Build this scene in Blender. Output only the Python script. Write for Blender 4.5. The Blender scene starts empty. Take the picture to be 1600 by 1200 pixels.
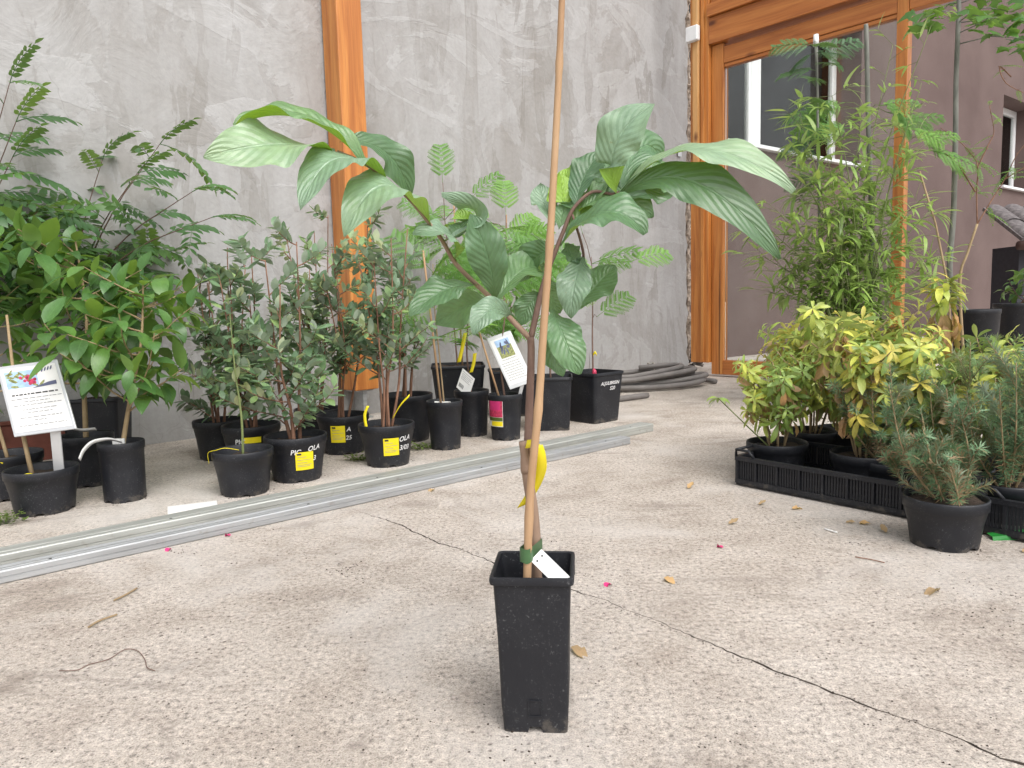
import bpy, bmesh, math, random
from mathutils import Vector, Matrix
R = math.radians
V = Vector
# ------------------------------------------------------------------ camera
FPX, CX, CY = 1150.0, 800.0, 600.0
HC = 0.655
PITCH, ROLL = R(6.1), R(1.6)
right0 = V((1, 0, 0)); fwd = V((0, math.cos(PITCH), -math.sin(PITCH))); up0 = V((0, math.sin(PITCH), math.cos(PITCH)))
camR = right0 * math.cos(ROLL) - up0 * math.sin(ROLL)
camU = right0 * math.sin(ROLL) + up0 * math.cos(ROLL)
CAM = V((0, 0, HC))
scene = bpy.context.scene
col = scene.collection
cd = bpy.data.cameras.new('camera'); cam = bpy.data.objects.new('camera', cd); col.objects.link(cam)
cd.sensor_width = 36; cd.lens = FPX / 1600 * 36; cd.clip_end = 600; cd.clip_start = 0.02
cam.matrix_world = Matrix(((camR.x, camU.x, -fwd.x, 0), (camR.y, camU.y, -fwd.y, 0), (camR.z, camU.z, -fwd.z, HC), (0, 0, 0, 1)))
scene.camera = cam
# ------------------------------------------------------------------ light
SUN_EL, SUN_AZ = R(52), R(150)      # azimuth from +Y clockwise: a veiled sun behind the camera's right shoulder, facing the wall
w = bpy.data.worlds.new('World'); scene.world = w; w.use_nodes = True
nt = w.node_tree; bg = nt.nodes['Background']
sky = nt.nodes.new('ShaderNodeTexSky'); sky.sky_type = 'NISHITA'; sky.sun_disc = False
sky.sun_elevation = SUN_EL; sky.sun_rotation = SUN_AZ; sky.dust_density = 4.0; sky.air_density = 1.0; sky.ozone_density = 1.0
hs = nt.nodes.new('ShaderNodeHueSaturation'); hs.inputs['Saturation'].default_value = 0.25
nt.links.new(sky.outputs[0], hs.inputs['Color']); nt.links.new(hs.outputs[0], bg.inputs['Color'])
bg.inputs['Strength'].default_value = 0.15
sd = bpy.data.lights.new('sun', 'SUN'); sd.energy = 1.1; sd.angle = R(55); sd.color = (1.0, 0.965, 0.92)
so = bpy.data.objects.new('sun', sd); col.objects.link(so)
sdir = V((math.sin(SUN_AZ) * math.cos(SUN_EL), math.cos(SUN_AZ) * math.cos(SUN_EL), math.sin(SUN_EL)))
so.rotation_euler = sdir.to_track_quat('Z', 'Y').to_euler(); so.location = sdir * 20
vs = scene.view_settings
vs.view_transform = 'Standard'; vs.look = 'None'; vs.gamma = 1; vs.use_curve_mapping = False
vs.exposure = 0.68

# ------------------------------------------------------------------ pixel -> place
def ray(px, py):
    return (fwd + camR * ((px - CX) / FPX) + camU * ((CY - py) / FPX))
def gp(px, py, z=0.0):
    d = ray(px, py); t = (z - HC) / d.z
    return CAM + d * t
def at(px, py, Y):
    d = ray(px, py); return CAM + d * (Y / d.y)
def onplane(px, py, p0, n):
    d = ray(px, py); return CAM + d * ((p0 - CAM).dot(n) / d.dot(n))

# ------------------------------------------------------------------ mesh helpers
class MB:
    def __init__(s): s.v = []; s.f = []; s.uv = []
    def add(s, vs, fs, uv=None):
        o = len(s.v); s.v += [tuple(a) for a in vs]; s.f += [tuple(i + o for i in q) for q in fs]
        s.uv += list(uv) if uv else [(0.0, 0.0)] * len(vs)
        return s
    def box(s, a, b):
        x0, y0, z0 = a; x1, y1, z1 = b
        return s.add([(x0, y0, z0), (x1, y0, z0), (x1, y1, z0), (x0, y1, z0), (x0, y0, z1), (x1, y0, z1), (x1, y1, z1), (x0, y1, z1)],
                     [(0, 3, 2, 1), (4, 5, 6, 7), (0, 1, 5, 4), (1, 2, 6, 5), (2, 3, 7, 6), (3, 0, 4, 7)])
    def obox(s, o, ex, ey, ez):
        o, ex, ey, ez = V(o), V(ex), V(ey), V(ez)
        vs = [o, o + ex, o + ex + ey, o + ey, o + ez, o + ex + ez, o + ex + ey + ez, o + ey + ez]
        fs = [(0, 3, 2, 1), (4, 5, 6, 7), (0, 1, 5, 4), (1, 2, 6, 5), (2, 3, 7, 6), (3, 0, 4, 7)]
        if ex.cross(ey).dot(ez) < 0: fs = [q[::-1] for q in fs]
        return s.add(vs, fs, [(0, 0), (1, 0), (1, 1), (0, 1)] * 2)
    def tube(s, pts, rads, n=8, cap=True):
        pts = [V(p) for p in pts]; m = len(pts)
        if not hasattr(rads, '__len__'): rads = [rads] * m
        t0 = (pts[1] - pts[0]).normalized()
        a = t0.orthogonal().normalized(); vs = []; uv = []
        L = 0
        for i, p in enumerate(pts):
            t = (pts[min(i + 1, m - 1)] - pts[max(i - 1, 0)]).normalized()
            a = (a - t * a.dot(t)).normalized(); b = t.cross(a)
            if i: L += (p - pts[i - 1]).length
            for k in range(n):
                an = 2 * math.pi * k / n
                vs.append(p + (a * math.cos(an) + b * math.sin(an)) * rads[i]); uv.append((k / n, L))
        fs = [(i * n + k, i * n + (k + 1) % n, (i + 1) * n + (k + 1) % n, (i + 1) * n + k) for i in range(m - 1) for k in range(n)]
        if cap: fs += [tuple(range(n))[::-1], tuple((m - 1) * n + k for k in range(n))]
        return s.add(vs, fs, uv)
    def rings(s, rings, close=True, capend=False):
        n = len(rings[0]); vs = [p for r in rings for p in r]; m = len(rings)
        kk = n if close else n - 1
        fs = [(i * n + k, i * n + (k + 1) % n, (i + 1) * n + (k + 1) % n, (i + 1) * n + k) for i in range(m - 1) for k in range(kk)]
        if capend: fs.append(tuple((m - 1) * n + k for k in range(n)))
        return s.add(vs, fs, [(k / n, i / max(1, m - 1)) for i in range(m) for k in range(n)])
    def mesh(s, name, mat=None, smooth=False):
        me = bpy.data.meshes.new(name); me.from_pydata(s.v, [], s.f)
        ul = me.uv_layers.new(name='UVMap')
        vi = [0] * len(me.loops); me.loops.foreach_get('vertex_index', vi)
        flat = [c for i in vi for c in s.uv[i]]
        ul.data.foreach_set('uv', flat)
        if mat: me.materials.append(mat)
        if smooth: me.polygons.foreach_set('use_smooth', [True] * len(me.polygons))
        me.update()
        return me
    def build(s, name, mat, parent=None, smooth=False, origin=None, bevel=0, kind=None):
        if origin is not None:
            o = V(origin); s.v = [(a[0] - o.x, a[1] - o.y, a[2] - o.z) for a in s.v]
        ob = bpy.data.objects.new(name, s.mesh(name, mat, smooth)); col.objects.link(ob)
        if parent: ob.parent = parent
        if bevel:
            m = ob.modifiers.new('bevel', 'BEVEL'); m.width = bevel; m.segments = 2; m.limit_method = 'ANGLE'
        if kind: ob['kind'] = kind
        return ob
def tag(o, label, cat, group=None):
    o['label'] = label; o['category'] = cat
    if group: o['group'] = group
    return o
def thing(name, label, cat, loc=(0, 0, 0), rz=0, group=None):
    o = bpy.data.objects.new(name, None); col.objects.link(o); o.location = loc; o.rotation_euler = (0, 0, rz)
    o.empty_display_size = 0.05
    return tag(o, label, cat, group)
def catmull(pts, n=6):
    pts = [V(p) for p in pts]; out = []
    P = [pts[0] * 2 - pts[1]] + pts + [pts[-1] * 2 - pts[-2]]
    for i in range(1, len(P) - 2):
        a, b, c, d = P[i - 1:i + 3]
        for k in range(n):
            t = k / n
            out.append(0.5 * ((2 * b) + (c - a) * t + (2 * a - 5 * b + 4 * c - d) * t * t + (3 * b - a - 3 * c + d) * t ** 3))
    out.append(pts[-1]); return out

# ------------------------------------------------------------------ materials
def new_mat(name):
    m = bpy.data.materials.new(name); m.use_nodes = True
    return m, m.node_tree, m.node_tree.nodes['Principled BSDF']
def nd(nt, typ, ins=None, **attr):
    n = nt.nodes.new('ShaderNode' + typ)
    for k, v in attr.items(): setattr(n, k, v)
    for k, v in (ins or {}).items():
        s = n.inputs[k]
        if hasattr(v, 'is_output') or isinstance(v, bpy.types.NodeSocket): nt.links.new(v, s)
        else: s.default_value = v
    return n
def c4(c): return (c[0], c[1], c[2], 1)
def ramp(nt, fac, stops):
    r = nd(nt, 'ValToRGB', {'Fac': fac}); e = r.color_ramp.elements
    while len(e) < len(stops): e.new(0.5)
    for q, (p, c) in zip(e, stops): q.position = p; q.color = c4(c) if hasattr(c, '__len__') else (c, c, c, 1)
    return r.outputs['Color']
def mix(nt, fac, a, b, blend='MIX'):
    n = nd(nt, 'Mix', data_type='RGBA', blend_type=blend)
    for i, v in ((0, fac), (6, a), (7, b)):
        if isinstance(v, bpy.types.NodeSocket): nt.links.new(v, n.inputs[i])
        else: n.inputs[i].default_value = c4(v) if hasattr(v, '__len__') else v
    return n.outputs[2]
def noise(nt, vec, scale, detail=4, rough=0.55, dist=0.0):
    return nd(nt, 'TexNoise', {'Vector': vec, 'Scale': scale, 'Detail': detail, 'Roughness': rough, 'Distortion': dist}).outputs['Fac']
def coords(nt, scale=(1, 1, 1), rot=(0, 0, 0), kind='Object'):
    tc = nd(nt, 'TexCoord')
    return nd(nt, 'Mapping', {'Vector': tc.outputs[kind], 'Scale': scale, 'Rotation': rot}).outputs[0]
def bump(nt, bsdf, h, strength, dist, prev=None):
    b = nd(nt, 'Bump', {'Height': h, 'Strength': strength, 'Distance': dist})
    if prev: nt.links.new(prev, b.inputs['Normal'])
    nt.links.new(b.outputs[0], bsdf.inputs['Normal']); return b.outputs[0]
def simple(name, c, rough=0.5, var=0.12, scale=20, metal=0.0, bumpd=0.0, spec=0.5):
    m, nt, b = new_mat(name)
    vec = coords(nt); f = noise(nt, vec, scale)
    cc = ramp(nt, f, [(0.3, tuple(x * (1 - var) for x in c)), (0.7, tuple(min(1, x * (1 + var)) for x in c))])
    nt.links.new(cc, b.inputs['Base Color']); b.inputs['Roughness'].default_value = rough; b.inputs['Metallic'].default_value = metal
    b.inputs['Specular IOR Level'].default_value = spec
    if bumpd: bump(nt, b, f, 0.6, bumpd)
    return m

def make_concrete():
    m, nt, b = new_mat('concrete')
    v = coords(nt)
    big = noise(nt, v, 0.9, 5, 0.6); med = noise(nt, v, 5.0, 6, 0.65); fine = noise(nt, v, 90, 5, 0.7); grit = noise(nt, v, 330, 3, 0.7)
    base = ramp(nt, big, [(0.32, (0.37, 0.318, 0.272)), (0.48, (0.52, 0.462, 0.408)), (0.66, (0.64, 0.585, 0.535))])
    base = mix(nt, 0.55, base, ramp(nt, med, [(0.32, (0.33, 0.275, 0.228)), (0.5, (0.49, 0.433, 0.378)), (0.68, (0.61, 0.553, 0.497))]))
    base = mix(nt, 0.85, base, ramp(nt, fine, [(0.34, 0.30), (0.44, 0.82), (0.54, 1.02), (0.68, 1.38)]), 'MULTIPLY')
    base = mix(nt, 0.8, base, ramp(nt, grit, [(0.34, 0.28), (0.45, 0.9), (0.56, 1.06), (0.7, 1.45)]), 'MULTIPLY')
    # exposed pebbles and pits
    vo = nd(nt, 'TexVoronoi', {'Vector': v, 'Scale': 105.0, 'Randomness': 1.0})
    sel = nd(nt, 'SeparateColor', {'Color': vo.outputs['Color']}).outputs[0]
    pit = nd(nt, 'Math', {0: sel, 1: 0.93}, operation='GREATER_THAN').outputs[0]
    near = ramp(nt, vo.outputs['Distance'], [(0.15, 1.0), (0.45, 0.0)])
    pm = nd(nt, 'Math', {0: pit, 1: near}, operation='MULTIPLY').outputs[0]
    zone = ramp(nt, noise(nt, v, 1.7, 3), [(0.42, 0.25), (0.6, 1.0)])
    pm = nd(nt, 'Math', {0: pm, 1: zone}, operation='MULTIPLY').outputs[0]
    base = mix(nt, pm, base, (0.13, 0.10, 0.085))
    # dirt stains of their own shape, and pale worn cement
    st = ramp(nt, noise(nt, coords(nt, (1, 1.8, 1), (0, 0, 0.6)), 2.3, 7, 0.7, 0.6), [(0.56, 0.0), (0.70, 0.7)])
    base = mix(nt, st, base, (0.215, 0.18, 0.152))
    blot = ramp(nt, noise(nt, v, 3.6, 8, 0.72, 1.2), [(0.60, 0.0), (0.66, 0.55), (0.8, 0.75)])
    base = mix(nt, blot, base, (0.235, 0.20, 0.175))
    pal = ramp(nt, noise(nt, v, 1.35, 6, 0.65, 0.4), [(0.50, 0.0), (0.66, 0.85)])
    base = mix(nt, nd(nt, 'Math', {0: pal, 1: 0.7}, operation='MULTIPLY').outputs[0], base, (0.62, 0.59, 0.56))
    nt.links.new(base, b.inputs['Base Color']); b.inputs['Roughness'].default_value = 0.92; b.inputs['Specular IOR Level'].default_value = 0.2
    h = nd(nt, 'Math', {0: fine, 1: grit}, operation='ADD').outputs[0]
    h = nd(nt, 'Math', {0: h, 1: pm}, operation='SUBTRACT').outputs[0]
    p = bump(nt, b, med, 0.5, 0.012)
    bump(nt, b, h, 0.75, 0.0035, p)
    return m
def make_plaster():
    m, nt, b = new_mat('grey_plaster')
    v = coords(nt); vd = mixv(nt, v, 0.10)
    def mp(sc, rot=(0, 0, 0)): return nd(nt, 'Mapping', {'Vector': v, 'Scale': sc, 'Rotation': rot}).outputs[0]
    big = noise(nt, v, 0.7, 4, 0.55, 0.4); cloud = noise(nt, v, 2.4, 6, 0.62, 0.8); fine = noise(nt, v, 40, 5, 0.6)
    stre = noise(nt, mp((2.2, 1, 0.32)), 2.6, 7, 0.6, 0.5)
    c = ramp(nt, big, [(0.32, (0.310, 0.298, 0.287)), (0.5, (0.353, 0.347, 0.343)), (0.68, (0.396, 0.394, 0.396))])
    c = mix(nt, 0.5, c, ramp(nt, cloud, [(0.32, (0.277, 0.264, 0.249)), (0.5, (0.353, 0.348, 0.343)), (0.66, (0.419, 0.418, 0.422))]))
    c = mix(nt, 0.38, c, ramp(nt, stre, [(0.32, (0.264, 0.249, 0.232)), (0.5, (0.356, 0.351, 0.347)), (0.66, (0.429, 0.428, 0.432))]))
    # trowelled patches with one sharp and one soft edge
    def patch(sc, rot, scale, lo, colr, amt):
        n = noise(nt, mp(sc, rot), scale * 0.6, 8, 0.6, 1.4)
        f = ramp(nt, n, [(lo - 0.012, 0.0), (lo + 0.004, amt * 0.8), (lo + 0.10, amt * 0.3)])
        return f, n
    zn = ramp(nt, noise(nt, v, 0.8, 2), [(0.38, 0.4), (0.56, 1.15)])
    f1, n1 = patch((0.9, 1, 0.55), (0, 0.12, 0), 2.0, 0.535, None, 0.55); c = mix(nt, nd(nt, 'Math', {0: f1, 1: zn}, operation='MULTIPLY').outputs[0], c, (0.244, 0.228, 0.208))
    f2, n2 = patch((0.6, 1, 1.2), (0, -0.25, 0), 2.3, 0.56, None, 0.6); c = mix(nt, f2, c, (0.449, 0.449, 0.452))
    f3, n3 = patch((1.6, 1, 0.35), (0, 0.05, 0), 3.1, 0.575, None, 0.6); c = mix(nt, nd(nt, 'Math', {0: f3, 1: zn}, operation='MULTIPLY').outputs[0], c, (0.224, 0.210, 0.191))
    # short vertical scratches
    sn = noise(nt, mp((34, 1, 1.6), (0, 0.07, 0)), 1.0, 3, 0.5); scm = ramp(nt, sn, [(0.70, 0.0), (0.735, 0.75)])
    scz = ramp(nt, noise(nt, v, 1.9, 2), [(0.52, 0.0), (0.62, 1.0)])
    scf = nd(nt, 'Math', {0: scm, 1: scz}, operation='MULTIPLY').outputs[0]
    c = mix(nt, scf, c, (0.178, 0.165, 0.152))
    # hairline map cracks here and there
    vo = nd(nt, 'TexVoronoi', {'Vector': vd, 'Scale': 5.5}, feature='DISTANCE_TO_EDGE')
    cr = ramp(nt, vo.outputs['Distance'], [(0.0, 0.7), (0.010, 0.0)])
    cz = ramp(nt, noise(nt, v, 1.0, 2), [(0.50, 0.0), (0.60, 0.55)])
    c = mix(nt, nd(nt, 'Math', {0: cr, 1: cz}, operation='MULTIPLY').outputs[0], c, (0.218, 0.208, 0.198))
    c = mix(nt, 0.3, c, ramp(nt, fine, [(0.35, 0.82), (0.6, 1.06)]), 'MULTIPLY')
    nt.links.new(c, b.inputs['Base Color']); b.inputs['Roughness'].default_value = 0.75; b.inputs['Specular IOR Level'].default_value = 0.3
    p = bump(nt, b, cloud, 0.5, 0.03); p = bump(nt, b, f1, 0.5, 0.004, p); p = bump(nt, b, f2, 0.5, 0.004, p); p = bump(nt, b, scf, 0.4, -0.003, p); bump(nt, b, fine, 0.2, 0.002, p)
    return m
def mixv(nt, v, amt):
    n = nd(nt, 'TexNoise', {'Vector': v, 'Scale': 2.5, 'Detail': 4.0})
    s = nd(nt, 'VectorMath', {0: n.outputs['Color'], 1: (amt * 2,) * 3}, operation='MULTIPLY').outputs[0]
    return nd(nt, 'VectorMath', {0: v, 1: s}, operation='ADD').outputs[0]
def make_wood(name, axis, base=(0.50, 0.185, 0.042), dark=(0.33, 0.10, 0.02), pale=(0.62, 0.27, 0.07)):
    m, nt, b = new_mat(name)
    sc = [7, 7, 7]; sc[axis] = 0.45
    v = coords(nt, tuple(sc)); n1 = noise(nt, v, 3.0, 5, 0.6, 0.8)
    sc2 = [60, 60, 60]; sc2[axis] = 1.2
    n2 = noise(nt, coords(nt, tuple(sc2)), 2.0, 4, 0.6)
    c = ramp(nt, n1, [(0.28, dark), (0.5, base), (0.72, pale)])
    c = mix(nt, 0.5, c, ramp(nt, n2, [(0.3, 0.72), (0.6, 1.06)]), 'MULTIPLY')
    # knots: stretched voronoi dots
    sk = [5.5, 5.5, 5.5]; sk[axis] = 2.6
    vo = nd(nt, 'TexVoronoi', {'Vector': coords(nt, tuple(sk)), 'Scale': 1.0})
    k = ramp(nt, vo.outputs['Distance'], [(0.05, 1.0), (0.12, 0.35), (0.16, 0.0)])
    kf = nd(nt, 'Math', {0: nd(nt, 'SeparateColor', {'Color': vo.outputs['Color']}).outputs[1], 1: 0.40}, operation='GREATER_THAN').outputs[0]
    c = mix(nt, nd(nt, 'Math', {0: k, 1: kf}, operation='MULTIPLY').outputs[0], c, (0.13, 0.035, 0.012))
    # drying checks
    sx = [26, 26, 26]; sx[axis] = 0.35
    ck = ramp(nt, noise(nt, coords(nt, tuple(sx)), 1.0, 3, 0.5), [(0.68, 0.0), (0.70, 0.8)])
    c = mix(nt, ck, c, (0.08, 0.025, 0.01))
    nt.links.new(c, b.inputs['Base Color']); b.inputs['Roughness'].default_value = 0.42
    bump(nt, b, n2, 0.15, 0.002)
    return m
def make_stucco():
    m, nt, b = new_mat('mauve_stucco'); v = coords(nt)
    n1 = noise(nt, v, 1.2, 4); n2 = noise(nt, v, 95, 3, 0.7)
    c = ramp(nt, n1, [(0.3, (0.125, 0.088, 0.082)), (0.7, (0.168, 0.122, 0.113))])
    c = mix(nt, 0.6, c, ramp(nt, n2, [(0.35, 0.72), (0.65, 1.1)]), 'MULTIPLY')
    nt.links.new(c, b.inputs['Base Color']); b.inputs['Roughness'].default_value = 0.9; b.inputs['Specular IOR Level'].default_value = 0.2
    bump(nt, b, n2, 0.8, 0.006); return m
def make_plastic(name='black_plastic', c=(0.0125, 0.0135, 0.0175)):
    m, nt, b = new_mat(name); v = coords(nt)
    d = noise(nt, v, 11, 6, 0.7, 0.4); s = noise(nt, v, 240, 3, 0.6); st = noise(nt, nd(nt, 'Mapping', {'Vector': v, 'Scale': (1, 1, 0.4)}).outputs[0], 90, 4, 0.7)
    dust = ramp(nt, d, [(0.45, 0.0), (0.8, 0.22)])
    cc = mix(nt, dust, c, (0.06, 0.061, 0.066))
    speck = nd(nt, 'Math', {0: ramp(nt, s, [(0.60, 0.0), (0.70, 0.5)]), 1: ramp(nt, d, [(0.42, 0.0), (0.6, 1.0)])}, operation='MULTIPLY').outputs[0]
    cc = mix(nt, speck, cc, (0.20, 0.20, 0.205))
    cc = mix(nt, ramp(nt, st, [(0.62, 0.0), (0.74, 0.35)]), cc, (0.10, 0.10, 0.105))
    z = nd(nt, 'SeparateXYZ', {'Vector': nd(nt, 'TexCoord').outputs['Object']}).outputs[2]     # dried soil splashed on the foot
    lim = nd(nt, 'MapRange', {'Value': z, 'From Min': 0.0, 'From Max': 0.06, 'To Min': 0.44, 'To Max': 0.80}).outputs[0]
    mud = nd(nt, 'MapRange', {'Value': nd(nt, 'Math', {0: noise(nt, v, 26, 6, 0.7), 1: lim}, operation='SUBTRACT').outputs[0], 'From Min': 0.0, 'From Max': 0.10, 'To Min': 0.0, 'To Max': 0.6}).outputs[0]
    cc = mix(nt, mud, cc, (0.105, 0.092, 0.078))
    nt.links.new(cc, b.inputs['Base Color'])
    nt.links.new(ramp(nt, d, [(0.3, 0.38), (0.7, 0.58)]), b.inputs['Roughness']); b.inputs['Specular IOR Level'].default_value = 0.38
    bump(nt, b, s, 0.1, 0.0008); return m
def leaf_mat(name, top, under, rough=0.42, trans=0.25, vein=0.35, nv=11.0, var=0.25, pleat=0.0, tip=None, spec=0.5):
    m, nt, b = new_mat(name)
    uvn = nd(nt, 'TexCoord').outputs['UV']; xy = nd(nt, 'SeparateXYZ', {'Vector': uvn})
    u, t = xy.outputs[0], xy.outputs[1]
    au = nd(nt, 'Math', {0: nd(nt, 'Math', {0: u, 1: 0.5}, operation='SUBTRACT').outputs[0]}, operation='ABSOLUTE').outputs[0]
    ph = nd(nt, 'Math', {0: nd(nt, 'Math', {0: t, 1: nv}, operation='MULTIPLY').outputs[0], 1: nd(nt, 'Math', {0: au, 1: nv * 0.55}, operation='MULTIPLY').outputs[0]}, operation='SUBTRACT').outputs[0]
    fr = nd(nt, 'Math', {0: ph}, operation='FRACT').outputs[0]
    tri = nd(nt, 'Math', {0: nd(nt, 'Math', {0: fr, 1: 0.5}, operation='SUBTRACT').outputs[0]}, operation='ABSOLUTE').outputs[0]   # 0.5 at vein
    lat = ramp(nt, tri, [(0.40, 0.0), (0.5, 0.75)])
    mid = ramp(nt, au, [(0.012, 1.0), (0.035, 0.0)])
    vm = nd(nt, 'Math', {0: lat, 1: mid}, operation='MAXIMUM').outputs[0]
    oi = nd(nt, 'ObjectInfo').outputs['Random']
    pn = noise(nt, nd(nt, 'NewGeometry').outputs['Position'], 22, 2)
    rv = nd(nt, 'Math', {0: nd(nt, 'Math', {0: oi, 1: 0.6}, operation='MULTIPLY').outputs[0], 1: nd(nt, 'Math', {0: pn, 1: 0.4}, operation='MULTIPLY').outputs[0]}, operation='ADD').outputs[0]
    def tone(c): return ramp(nt, rv, [(0.15, tuple(x * (1 - var) for x in c)), (0.5, c), (0.85, (min(1, c[0] * (1 + var * 1.5)), min(1, c[1] * (1 + var)), c[2]))])
    ct = tone(top); cu = tone(under)
    ct = mix(nt, nd(nt, 'Math', {0: vm, 1: vein}, operation='MULTIPLY').outputs[0], ct, tuple(min(1, x * 1.7 + 0.02) for x in top))
    mott = noise(nt, uvn, 9, 4); ct = mix(nt, 0.5, ct, ramp(nt, mott, [(0.3, 0.66), (0.7, 1.22)]), 'MULTIPLY')
    sp = ramp(nt, noise(nt, nd(nt, 'NewGeometry').outputs['Position'], 170, 3), [(0.70, 0.0), (0.74, 0.5)])
    ct = mix(nt, sp, ct, (0.20, 0.17, 0.07))
    if tip: ct = mix(nt, ramp(nt, nd(nt, 'Math', {0: t, 1: mott}, operation='MULTIPLY').outputs[0], [(0.35, 0.0), (0.5, 1.0)]), ct, tip)
    bf = nd(nt, 'NewGeometry').outputs['Backfacing']
    c = mix(nt, bf, ct, cu)
    nt.links.new(c, b.inputs['Base Color']); b.inputs['Roughness'].default_value = rough; b.inputs['Specular IOR Level'].default_value = spec
    hh = nd(nt, 'Math', {0: tri, 1: mid}, operation='ADD').outputs[0]
    if pleat: 
        p = bump(nt, b, hh, 0.6, -pleat); bump(nt, b, noise(nt, uvn, 26, 3), 0.3, pleat * 0.5, p)
    tr = nd(nt, 'BsdfTranslucent', {'Color': mix(nt, 0.5, cu, (0.30, 0.50, 0.04))})
    ms = nd(nt, 'MixShader', {0: trans, 1: b.outputs[0], 2: tr.outputs[0]})
    nt.links.new(ms.outputs[0], nt.nodes['Material Output'].inputs['Surface'])
    return m
def make_soil():
    m, nt, b = new_mat('potting_soil'); v = coords(nt); n = noise(nt, v, 60, 5, 0.7)
    nt.links.new(ramp(nt, n, [(0.3, (0.018, 0.012, 0.009)), (0.6, (0.06, 0.04, 0.028)), (0.78, (0.16, 0.11, 0.07))]), b.inputs['Base Color'])
    b.inputs['Roughness'].default_value = 0.95; bump(nt, b, n, 1.0, 0.012); return m
def make_galv(name, c):
    m, nt, b = new_mat(name); v = coords(nt, (0.6, 8, 8)); n = noise(nt, v, 6, 6, 0.65); n2 = noise(nt, coords(nt), 30, 5)
    cc = ramp(nt, n, [(0.3, tuple(x * 0.72 for x in c)), (0.6, c), (0.8, tuple(min(1, x * 1.2) for x in c))])
    cc = mix(nt, ramp(nt, n2, [(0.6, 0.0), (0.72, 0.5)]), cc, (0.30, 0.27, 0.235))
    nt.links.new(cc, b.inputs['Base Color']); b.inputs['Metallic'].default_value = 0.6; b.inputs['Roughness'].default_value = 0.55
    return m
def make_glass():
    m, nt, b = new_mat('window_glass'); out = nt.nodes['Material Output']
    g = nd(nt, 'BsdfGlossy', {'Color': (1, 1, 1, 1), 'Roughness': 0.01}); t = nd(nt, 'BsdfTransparent', {'Color': (0.93, 0.95, 0.94, 1)})
    fz = nd(nt, 'Fresnel', {'IOR': 1.45})
    ms = nd(nt, 'MixShader', {0: fz.outputs[0], 1: t.outputs[0], 2: g.outputs[0]}); nt.links.new(ms.outputs[0], out.inputs['Surface']); return m
def make_bark(name, a, b_, scale=40, axis=2):
    m, nt, b = new_mat(name); sc = [1, 1, 1]; sc[axis] = 0.3
    n = noise(nt, coords(nt, tuple(sc)), scale, 5, 0.65)
    nt.links.new(ramp(nt, n, [(0.3, a), (0.7, b_)]), b.inputs['Base Color']); b.inputs['Roughness'].default_value = 0.75; bump(nt, b, n, 0.5, 0.002); return m

M = {}
M['concrete'] = make_concrete(); M['plaster'] = make_plaster()
M['wood_v'] = make_wood('stained_pine_upright', 2); M['wood_h'] = make_wood('stained_pine_rail', 0, (0.44, 0.15, 0.036), (0.29, 0.085, 0.02), (0.54, 0.215, 0.055))
M['lath'] = make_wood('pale_pine_lath', 2, (0.62, 0.34, 0.13), (0.50, 0.24, 0.07), (0.70, 0.43, 0.2))
M['stucco'] = make_stucco(); M['pvc'] = simple('white_pvc', (0.78, 0.79, 0.80), 0.35, 0.04); M['glass'] = make_glass()
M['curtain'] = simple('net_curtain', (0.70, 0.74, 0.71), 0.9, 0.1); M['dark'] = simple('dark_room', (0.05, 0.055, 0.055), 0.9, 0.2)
M['plastic'] = make_plastic(); M['soil'] = make_soil()
M['crackdirt_shade'] = simple('crack_dirt_shade', (0.085, 0.068, 0.055), 0.95, 0.5, 60)  # soil fill, coloured dark to paint in shade the shallow groove lacks
M['galv'] = make_galv('galvanised_steel', (0.47, 0.48, 0.49)); M['galv2'] = make_galv('weathered_steel', (0.52, 0.53, 0.50))
M['hose'] = simple('hose_rubber', (0.165, 0.15, 0.142), 0.6, 0.18, 12)
M['foam'] = simple('broken_plaster', (0.38, 0.315, 0.255), 0.95, 0.45, 30, bumpd=0.02)
M['rubble'] = simple('dark_rubble', (0.10, 0.085, 0.075), 0.95, 0.5, 30, bumpd=0.02)
M['cane'] = make_bark('bamboo_cane', (0.34, 0.20, 0.105), (0.46, 0.30, 0.17), 22)
M['bark_brown'] = make_bark('purple_brown_bark', (0.115, 0.065, 0.05), (0.20, 0.125, 0.095))
M['bark_low'] = make_bark('tan_bark', (0.22, 0.145, 0.10), (0.33, 0.225, 0.16))
M['bark_red'] = make_bark('red_brown_bark', (0.13, 0.06, 0.035), (0.28, 0.15, 0.095))
M['bark_grey'] = make_bark('grey_bark', (0.10, 0.105, 0.09), (0.24, 0.24, 0.215), 18)
M['bark_tan'] = make_bark('pale_tan_bark', (0.24, 0.17, 0.09), (0.38, 0.28, 0.16))
M['bark_green'] = make_bark('green_stem', (0.10, 0.13, 0.04), (0.20, 0.24, 0.09))
M['yellow'] = simple('yellow_label', (0.80, 0.66, 0.012), 0.5, 0.06); M['white'] = simple('white_label', (0.76, 0.76, 0.75), 0.45, 0.05)
M['ink'] = simple('black_print', (0.03, 0.03, 0.03), 0.6, 0.1); M['greyink'] = simple('grey_print', (0.30, 0.30, 0.31), 0.6, 0.1)
M['alu'] = simple('aluminium', (0.60, 0.61, 0.62), 0.38, 0.06, metal=0.5); M['green_tape'] = simple('green_tape', (0.055, 0.13, 0.05), 0.4, 0.2, 40)
M['pink'] = simple('pink_petal', (0.62, 0.035, 0.18), 0.6, 0.2); M['red'] = simple('crimson_print', (0.50, 0.04, 0.10), 0.5, 0.4, 90)
M['sky_print'] = simple('blue_print', (0.35, 0.50, 0.72), 0.4, 0.2, 40); M['olive_print'] = simple('olive_print', (0.25, 0.27, 0.10), 0.5, 0.6, 120)
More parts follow.
